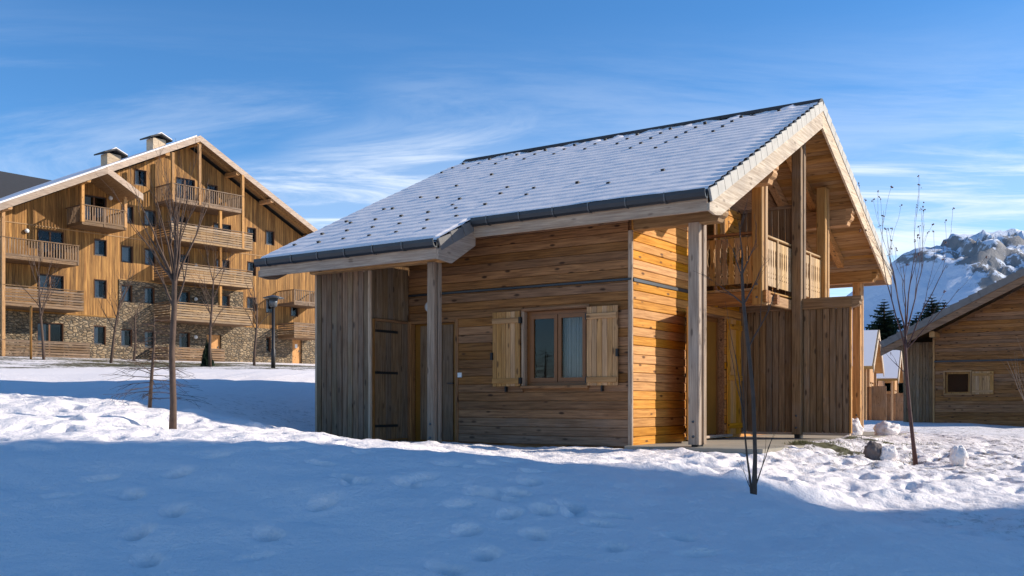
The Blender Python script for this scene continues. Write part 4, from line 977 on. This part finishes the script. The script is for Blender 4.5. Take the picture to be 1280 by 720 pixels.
def hslab(m, a, b, y0, y1, top, bot):
    v = []
    for y in (y0, y1): v += [(a, y, rhz(a)+top), (b, y, rhz(b)+top), (b, y, rhz(b)+bot), (a, y, rhz(a)+bot)]
    m.add(v, [(0, 1, 2, 3), (7, 6, 5, 4), (0, 4, 5, 1), (1, 5, 6, 2), (2, 6, 7, 3), (3, 7, 4, 0)])
hslab(m, -1.85, 4.6, -1.2, 10, 0, -0.1); hslab(m, 4.6, 11.05, -1.2, 10, 0, -0.1); hr = m.build('roof', M['dark_tile'], RH_)
for a, b in ((-1.85, 4.6), (4.6, 11.05)):
    m = MB(); hslab(m, a, b, -1.26, -1.202, -0.12, -0.52); m.build('barge_board', wood('grey', 'x'), hr)
    m = MB(); hslab(m, a, b, -1.19, 10, -0.11, -0.14); m.build('soffit', wood('larch', 'x'), hr)
m = MB(); hslab(m, -1.8, 4.3, -0.9, 9.9, 0.08, 0.004); hslab(m, 4.9, 11.0, -0.9, 9.9, 0.08, 0.004); m.build('roof_snow', M['roof_snow'], hr)
for side in (0, 1):
    for k in range(19):
        x = -1.85+(k+0.5)*6.45/19
        if side: x = 9.2-x
        key = ('hv', side)
        if key not in _bm: _bm[key] = MB().prism([(-0.20, -0.20), (0.20, -0.20), (0.20, 0.05 if not side else 0.09), (-0.20, 0.09 if not side else 0.05)], 0.30, 'y', -0.15).mesh('verge_tile', M['tile'])
        link('verge_tile', _bm[key], hr, (x, -1.16, rhz(x)), (0, -math.atan(0.5) if not side else math.atan(0.5), 0))
board('purlin', 'tan', RH_, 0.02, 0.22, -1.1, -0.01, 3.32, 3.55, 0.02); board('purlin', 'tan', RH_, 4.5, 4.7, -1.1, -0.01, 5.5, 5.78, 0.02)
MB().tube([(4.45, -1.3, 4.8), (4.0, -1.4, 4.78), (3.55, -1.5, 4.75)], 0.035, 6).build('lamp_arm', M['plastic'], RH_)
lx = 21.0
m = MB().prism([(0, 0), (1.15, 0), (1.15, 0.26), (1.05, 0.36), (0.1, 0.36), (0, 0.28)], 0.5, 'y', 0); tag(m.build('snowy_bench', M['snow_lump'], None, (20.35, 38.5, gz(20.9, 38.5)-0.05)), 'low snow-capped block lying before the brown house wall', 'bench')

# ------------------------------------------------------------------ distant chalets of the same kind, simply built
def small_chalet(loc, rz, label):
    e = empty('chalet', loc, rz, label, 'chalet', 'chalets further down the lane')
    m = MB(); m.add([(-6, 0, -1), (0, 0, -1), (0, 9.1, -1), (-6, 9.1, -1), (-6, 0, 3.7), (0, 0, 3.7), (0, 9.1, 3.7), (-6, 9.1, 3.7), (0, 4.55, 5.9), (-6, 4.55, 5.9)],
        [(0, 1, 5, 4), (1, 2, 6, 8, 5), (2, 3, 7, 6), (3, 0, 4, 9, 7)]); m.build('wall', wood('brown', 'x'), e)
    m = MB(); m.add(*slab(-6.6, 1.6, EY, RY, 0, 0.2)); m.add(*slab(-6.6, 1.6, RY, 2*RY-EY, 0, 0.2)); r_ = m.build('roof', wood('larch', 'x'), e)
    m = MB(); m.add(*slab(-6.6, 1.55, EY, RY-0.1, -0.08, -0.004)); m.add(*slab(-6.6, 1.55, RY+0.1, 2*RY-EY, -0.08, -0.004)); m.build('roof_snow', M['roof_snow'], r_)
    for k, (a, b) in enumerate(((EY, RY), (RY, 2*RY-EY))): m = MB(); m.add(*slab(1.602, 1.66, a, b, -0.06, 0.42)); m.build('barge_board', wood('white', 'y'), r_)
    for (x, y, z1) in ((1.0, 0.1, 3.5), (1.0, 4.55, 5.7), (1.0, 9.0, 3.5), (1.0, 2.7, 4.9), (1.0, 6.4, 4.9)):
        board('post', 'tan', e, x, x+0.17, y-0.15, y+0.15, -1.0 if y in (0.1, 4.55, 9.0) else 2.4, z1, 0.01)
    b = MB().box(0.02, 1.15, 2.7, 6.4, 2.4, 2.6).build('balcony', wood('larch', 'y'), e)
    n = 26
    for k in range(n): board('rail_board', 'tan', b, 1.16, 1.185, 2.8+k*0.138, 2.8+k*0.138+0.125, 2.7, 3.6, 0.004)
    sc_ = MB().box(0.02, 2.1, 4.5, 4.6, -1, 2.45).build('terrace_screen', wood('screen', 'z'), e)
    MB().box(-0.01, 0.02, 2.0, 3.8, 0, 2.2).build('garden_door', wood('honey', 'z'), e)
    return e
small_chalet((30.8, 83, -1.0), R(-24), 'small snowy-roofed chalet beside the brown timber house')
small_chalet((21.4, 63, -0.7), R(-24), 'chalet peeping out behind the terrace screen of the main chalet')

# ------------------------------------------------------------------ bare trees and shrubs
def grow(mb, p, d, L, r, depth, rg, spread, n=6, wig=0.12, up=0.15, kids=(2, 3), ratio=0.68, seg=4, tips=None, start=0.35):
    pts = [Vector(p)]; rad = [r]; d = Vector(d).normalized()
    for i in range(seg):
        d = (d+Vector((rg.gauss(0, wig), rg.gauss(0, wig), rg.gauss(0, wig)+up*0.3))).normalized()
        pts.append(pts[-1]+d*(L/seg)); rad.append(max(r*(1-0.72*(i+1)/seg), 0.0018))
    mb.tube(pts, rad, n if depth > 1 else 4, False)
    if depth <= 0:
        if tips is not None: tips.append(pts[-1])
        return pts
    k = rg.randint(*kids)
    for j in range(k):
        t_ = start+(1-start)*(j+rg.random())/k; i = min(int(t_*seg), seg-1)
        q = pts[i].lerp(pts[i+1], t_*seg-i)
        ax = Vector((rg.gauss(0, 1), rg.gauss(0, 1), rg.gauss(0, .3))).normalized()
        dd = (d+ax*spread+Vector((0, 0, up))).normalized()
        grow(mb, q, dd, L*ratio*rg.uniform(.7, 1.1), max(r*(1-0.72*t_)*0.72, 0.002), depth-1, rg, spread, n, wig, up, kids, ratio, max(3, seg-1), tips, 0.2)
    return pts
def young_tree(name, x, y, label, cat, trunk, stems, mat, mat2, seed, group=None, berries=0, dz=0.12):
    """trunk: list of (dx, dy, z, r); stems: list of (z index on trunk, dir, length, radius, depth)"""
    z0 = gz(x, y)-dz; e = empty(name, (x, y, z0), 0, label, cat, group); rg = random.Random(seed)
    m = MB(); m.tube([(a, b, c_) for a, b, c_, r_ in trunk], [r_ for *_, r_ in trunk], 9); m.build('trunk', mat, e)
    m = MB(); tips = []
    for (ti, d_, L_, r_, dep, sp) in stems:
        a, b, c_, _ = trunk[ti]; grow(m, (a, b, c_-0.01), d_, L_, r_, dep, rg, sp, 6, 0.07, 0.12, (2, 3), 0.62, 6, tips, 0.30)
    m.build('branches', mat2, e)
    if berries:
        m = MB()
        for tpt in rg.sample(tips, min(berries, len(tips))):
            for q in range(3):
                o = tpt+Vector((rg.gauss(0, .012), rg.gauss(0, .012), rg.gauss(0, .012))); r_ = rg.uniform(.008, .016)
                m.add([o+Vector(v_)*r_ for v_ in ((1,0,0),(-1,0,0),(0,1,0),(0,-1,0),(0,0,1),(0,0,-1))], [(0,2,4),(2,1,4),(1,3,4),(3,0,4),(2,0,5),(1,2,5),(3,1,5),(0,3,5)], True)
        tag(m.build('berries', M['berry'], e), kind='stuff')
    return e
# left: vase-shaped young tree on the lit bank
rg = random.Random(3)
st = []
for k, (dx, L) in enumerate(((-.55, 1.3), (-.42, 1.5), (-.28, 1.7), (-.15, 1.7), (-.05, 1.75), (.04, 1.7), (.14, 1.8), (.24, 1.75), (.36, 1.8), (.50, 1.65), (-.62, 1.0), (.60, 1.05), (.1, 1.5))):
    st.append((4 if abs(dx) < .6 else 3, (dx*.8, rg.uniform(-.35, .35), 1.0), L*0.60, 0.017, 2, 0.30))
young_tree('young_tree', -4.13, 12.0, 'young bare tree with a vase of thin upright branches on the bright snow bank', 'tree',
    [(0, 0, 0, .050), (.01, 0, .4, .040), (-.01, 0, 1.0, .036), (.02, 0, 1.55, .034), (.025, 0, 1.85, .032), (.03, 0, 1.98, .020)], st, M['bark'], M['bark'], 5)
# small dark larch with drooping twigs
x, y = -5.05, 13.75; z0 = gz(x, y)-.05; e = empty('bare_larch', (x, y, z0), 0, 'small bare larch with drooping side twigs behind the snow bank', 'tree')
m = MB(); m.tube([(0, 0, 0), (.03, 0, .5), (.07, 0, 1.0), (.06, 0, 1.35)], [.028, .023, .014, .004], 7); m.build('trunk', M['bark'], e)
m = MB(); rg = random.Random(8)
for k in range(46):
    zz = 0.16+1.12*k/46; a = k*2.4+rg.uniform(-.3, .3); L = (0.62-0.36*(zz/1.3))*rg.uniform(.75, 1.15)
    grow(m, (.06*zz, 0, zz), (math.cos(a), math.sin(a)*.8, -0.05+0.15*rg.random()), L, .007, 1, rg, .55, 4, .10, -0.06, (5, 8), .5, 5)
m.build('branches', M['bark'], e)
# front right: sapling of two stems
young_tree('sapling', 2.46, 10.1, 'slender two-stemmed sapling standing before the terrace', 'sapling',
    [(0, 0, 0, .036), (.02, 0, .10, .030), (.03, 0, .5, .021), (.01, 0, 1.1, .020), (-.04, .0, 1.6, .020), (-.09, 0, 2.05, .018), (-.105, 0, 2.35, .013), (-.10, 0, 2.55, .008)],
    [(0, (-.12, 0, 1), 1.55, .015, 1, .10), (1, (.12, .02, 1), .62, .009, 1, .15), (5, (.55, .1, .8), .42, .010, 2, .6), (5, (-.6, .1, .6), .34, .009, 2, .6), (6, (.35, -.2, .9), .38, .008, 2, .5), (6, (-.4, .2, .8), .30, .008, 2, .5), (7, (.05, 0, 1), .35, .008, 2, .4), (4, (.5, .3, .9), .75, .009, 1, .3), (1, (-.35, .1, .5), .28, .006, 1, .3)],
    M['bark'], M['bark'], 21)
# right: young rowan with dried berries
young_tree('young_rowan', 6.15, 15.0, 'thin young rowan with dried berry clusters, standing before the brown house', 'tree',
    [(0, 0, 0, .040), (-.05, 0, .45, .030), (-.11, 0, 1.0, .026), (-.15, 0, 1.5, .024), (-.165, 0, 1.85, .022), (-.165, 0, 2.05, .018)],
    [(5, (-.02, .1, 1), 1.25, .015, 2, .28), (5, (.16, -.1, 1), 1.30, .014, 2, .30), (4, (-.42, .1, 1), 1.65, .014, 2, .26), (4, (.36, .1, 1), 1.40, .012, 2, .30), (4, (.85, .1, .95), 1.25, .010, 1, .2), (3, (-.8, .1, .5), .45, .009, 1, .3), (5, (.30, .2, 1), 1.25, .013, 2, .28), (5, (.08, .2, 1), 1.15, .012, 2, .3)],
    M['twig_red'], M['twig_red'], 34, None, 60)
# bush at the right edge
x, y = 11.6, 21.5; z0 = gz(x, y)-.05; e = empty('bare_shrub', (x, y, z0), 0, 'leafless shrub of pale wands before the brown house wall', 'shrub'); m = MB(); rg = random.Random(12)
for k in range(9):
    a = rg.uniform(0, 6.28); grow(m, (math.cos(a)*.05, math.sin(a)*.05, 0), (math.cos(a)*.45, math.sin(a)*.45, 1), rg.uniform(1.1, 2.0), .016, 1, rg, .25, 5, .05, .1, (2, 4), .5, 6)
m.build('stems', M['bark_pale'], e)
# thin trees planted along the apartment block
def thin_tree(x, y, h, seed, label, lean=0.0, stake=False):
    z0 = gz(x, y); rg = random.Random(seed); e = empty('thin_tree', (x, y, z0-0.1), 0, label, 'tree', 'young trees along the apartment block')
    tp_ = [(lean*t_*h+0.05*math.sin(t_*5+seed), 0, t_*h*0.72) for t_ in (0, .25, .5, .75, 1)]
    m = MB(); m.tube(tp_, [.085, .07, .06, .05, .03], 7); m.build('trunk', M['bark'], e)
    m = MB()
    for k in range(9):
        t_ = rg.uniform(.45, 1); q = Vector(tp_[0]).lerp(Vector(tp_[4]), t_); a = rg.uniform(0, 6.28)
        grow(m, q, (math.cos(a)*.5, math.sin(a)*.5, 1), h*rg.uniform(.22, .38), .025, 1, rg, .45, 5, .08, .12, (3, 5), .6, 4)
    m.build('branches', M['bark'], e)
    if stake: MB().tube([(-.65, 0, 0), (-.65, 0, 3.0)], .06, 6).build('stake', M['stake'], e)
thin_tree(-25.2, 53, 6.4, 1, 'dark thin tree tied beside an orange stake, left of the block', -0.03, True)
thin_tree(-21.2, 52, 5.4, 2, 'leaning bare tree rising before the stone base windows', 0.12)
thin_tree(-15.0, 49, 6.2, 3, 'straight dark thin tree beside the small fir', 0.02)
thin_tree(-14.6, 56, 5.0, 4, 'twiggy thin tree next to the lamp post', 0.02)
thin_tree(-23.0, 60, 4.2, 6, 'short faint tree close against the stone base', 0.03)
# fir sapling and far firs
def fir_mesh(h, seed, whorls, per):
    rg = random.Random(seed); m = MB()
    for i in range(whorls):
        t_ = i/(whorls-1); z = h*(0.06+0.93*t_); L0 = h*0.215*(1-t_)**0.85+0.12
        for k in range(per if t_ < .8 else per-2):
            a = 2*math.pi*(k+rg.random()*.8)/per+i*.7; L = L0*rg.uniform(.6, 1.15); dr = -0.30+0.45*t_+rg.uniform(-.1, .1)
            d_ = Vector((math.cos(a), math.sin(a), 0)); sd2 = Vector((-math.sin(a), math.cos(a), 0))
            ns = 5
            for j in range(ns):
                f0, f1 = j/ns, (j+1.25)/ns; wv = L*0.46*(1-f0*.75)*rg.uniform(.7, 1.2)
                p0 = d_*(L*f0)+Vector((0, 0, z+L*dr*f0+.10*L*f0*f0)); p1 = d_*(L*f1)+Vector((0, 0, z+L*dr*f1+.10*L*f1*f1))
                for s_ in (-1, 1):
                    tip = p0.lerp(p1, .9)+sd2*(s_*wv)+Vector((0, 0, -.75*wv+rg.uniform(-.05, .05)*L))
                    m.add([p0, p1, tip], [(0, 1, 2)]); m.add([p0+Vector((0, 0, .03*L)), p0.lerp(p1, .6), p0.lerp(tip, .8)+Vector((0, 0, -.30*L))], [(0, 1, 2)])
    return m
_fm = [fir_mesh(15, s, 40, 13).mesh('crown', M['needle']) for s in (1, 2)]
_ft = MB().tube([(0, 0, -1), (0, 0, 7), (0, 0, 14.5)], [.28, .16, .03], 8).mesh('trunk', M['bark'])
def fir(x, y, sc, k, label, z=None, group='firs below the mountain', wx=2.0):
    e = empty('fir_tree', (x, y, gz(x, y)-.3 if z is None else z), k*1.3, label, 'tree', group); e.scale = (sc*wx, sc*wx, sc)
    link('crown', _fm[k % 2], e); link('trunk', _ft, e)
fir(52.8, 140, 1.12, 0, 'pointed dark fir standing left of the rowan, under the mountain')
fir(56.2, 146, .86, 1, 'low dark fir crowding against the pointed fir below the mountain')
fir(59.6, 140, 1.17, 3, 'tall dark fir directly behind the rowan, above the brown house roof')
fir(64.0, 146, 1.16, 4, 'broad dark fir whose foot is hidden by the sloping brown house roof')
fir(61.5, 150, 1.05, 5, 'dark fir wedged between the two tall firs above the house roof')
fir(50.0, 150, .90, 2, 'dark fir half hidden by the chalet roof corner')
fir(69.5, 150, 1.05, 7, 'dark fir just showing its tip over the brown house roof')
fir(-15.6, 50.5, .12, 1, 'small green fir sapling at the foot of the apartment block', None, None, 1.0)

# ------------------------------------------------------------------ lamp post
x, y = -12.1, 50; z0 = gz(x, y); LP = empty('lamp_post', (x, y, z0), 0, 'dark lamp post with a flat round cap, before the apartment block', 'street lamp')
MB().tube([(0, 0, -.2), (0, 0, .9), (0, 0, .95), (0, 0, 3.05)], [.11, .11, .075, .075], 12).build('pole', M['lamp_metal'], LP)
MB().tube([(0, 0, 3.05), (0, 0, 3.1), (0, 0, 3.5), (0, 0, 3.52)], [.12, .19, .24, .05], 14).build('lantern', M['bracket'], LP)
MB().tube([(0, 0, 3.50), (0, 0, 3.53), (0, 0, 3.60), (0, 0, 3.66)], [.52, .52, .30, .05], 18).build('cap', M['bracket'], LP)

# ------------------------------------------------------------------ lumps of snow and a stone
def lump(name, x, y, r, sc, seed, mat, label, cat, dz=0.0, group=None):
    n1, n2 = 44, 28; rg = np.random.RandomState(seed); v = []; f = []
    ph = rg.rand(9)*6.28
    for j in range(n2+1):
        th = math.pi*j/n2
        for i in range(n1):
            a = 2*math.pi*i/n1; d = np.array([math.sin(th)*math.cos(a), math.sin(th)*math.sin(a), math.cos(th)])
            dv = Vector(d)+Vector((seed*3.7, seed*1.9, 0))
            k = 1+0.24*mnoise.noise(dv*1.6)+0.15*mnoise.noise(dv*3.2)+0.06*mnoise.noise(dv*7.0)+0.03*mnoise.noise(dv*17)
            v.append(tuple(d*k*r*np.array(sc)))
    for j in range(n2):
        for i in range(n1): f.append((j*n1+i, j*n1+(i+1) % n1, (j+1)*n1+(i+1) % n1, (j+1)*n1+i))
    me = bpy.data.meshes.new(name); me.from_pydata(v, [], f); me.polygons.foreach_set('use_smooth', [True]*len(f)); me.materials.append(mat)
    return tag(link(name, me, None, (x, y, gz(x, y)+r*sc[2]*0.62+dz)), label, cat, group)
lump('snow_lump', 6.52, 14.4, .125, (.95, .9, 1.35), 3, M['snow_lump'], 'upright lump of packed snow standing right of the rowan', 'snow lump')
lump('snow_lump', 5.62, 14.75, .13, (1.0, .9, 1.1), 5, M['snow_lump'], 'white snow lump leaning on the dark stone', 'snow lump')
lump('stone', 5.42, 14.8, .13, (.95, .9, 1.2), 7, simple('dark_stone', (.16, .13, .12), .9, 0, .2, .6, 9, .6), 'dark stone dusted with snow, left of the rowan', 'stone')
lump('snow_heap', 7.55, 19.9, .21, (1.2, .9, .9), 9, M['snow_lump'], 'heap of shovelled snow beyond the terrace post', 'snow heap', -.05)
lump('snow_heap', 6.95, 20.2, .24, (.9, .9, 1.2), 19, M['snow_lump'], 'narrow snow heap between the terrace screen and the post', 'snow heap', -.05)

# ------------------------------------------------------------------ grass where the snow has gone
m = MB(); rg = random.Random(2)
for k in range(5200):
    if k % 3: gx_, gy_ = rg.gauss(4.6, .75), rg.gauss(15.75, .28); gy_ -= (gx_-4.6)*.36
    else: gx_, gy_ = rg.gauss(6.1, .6), rg.gauss(17.4, .25); gy_ -= (gx_-6.1)*.55
    if k % 11 == 0: gx_, gy_ = rg.gauss(3.2, .5), rg.gauss(14.62, .12)-(gx_-3.2)*.4*0
    if vnoise(np.array([gx_*3.1]), np.array([gy_*3.1]), 91)[0] < .50: continue
    z_ = gz(gx_, gy_) if k % 4 == 0 else None
    if z_ is not None: lastz = (gx_, gy_, z_)
    base_ = lastz if z_ is None else (gx_, gy_, z_)
    bx_, by_ = base_[0]+rg.gauss(0, .05), base_[1]+rg.gauss(0, .04)
    a = rg.uniform(0, 6.28); h_ = rg.uniform(.03, .085); w_ = rg.uniform(.003, .006); lx2, ly2 = rg.gauss(0, .04), rg.gauss(0, .04)
    p = Vector((bx_, by_, base_[2]-.015)); q = Vector((math.cos(a)*w_, math.sin(a)*w_, 0))
    m.add([p-q, p+q, p+Vector((lx2, ly2, h_))], [(0, 1, 2)])
tag(m.build('grass', simple('winter_grass', (.12, .115, .035), .8, 0, .2, .5, 6)), 'thin winter grass in the thawed patches beside the terrace', 'grass', None, 'stuff')
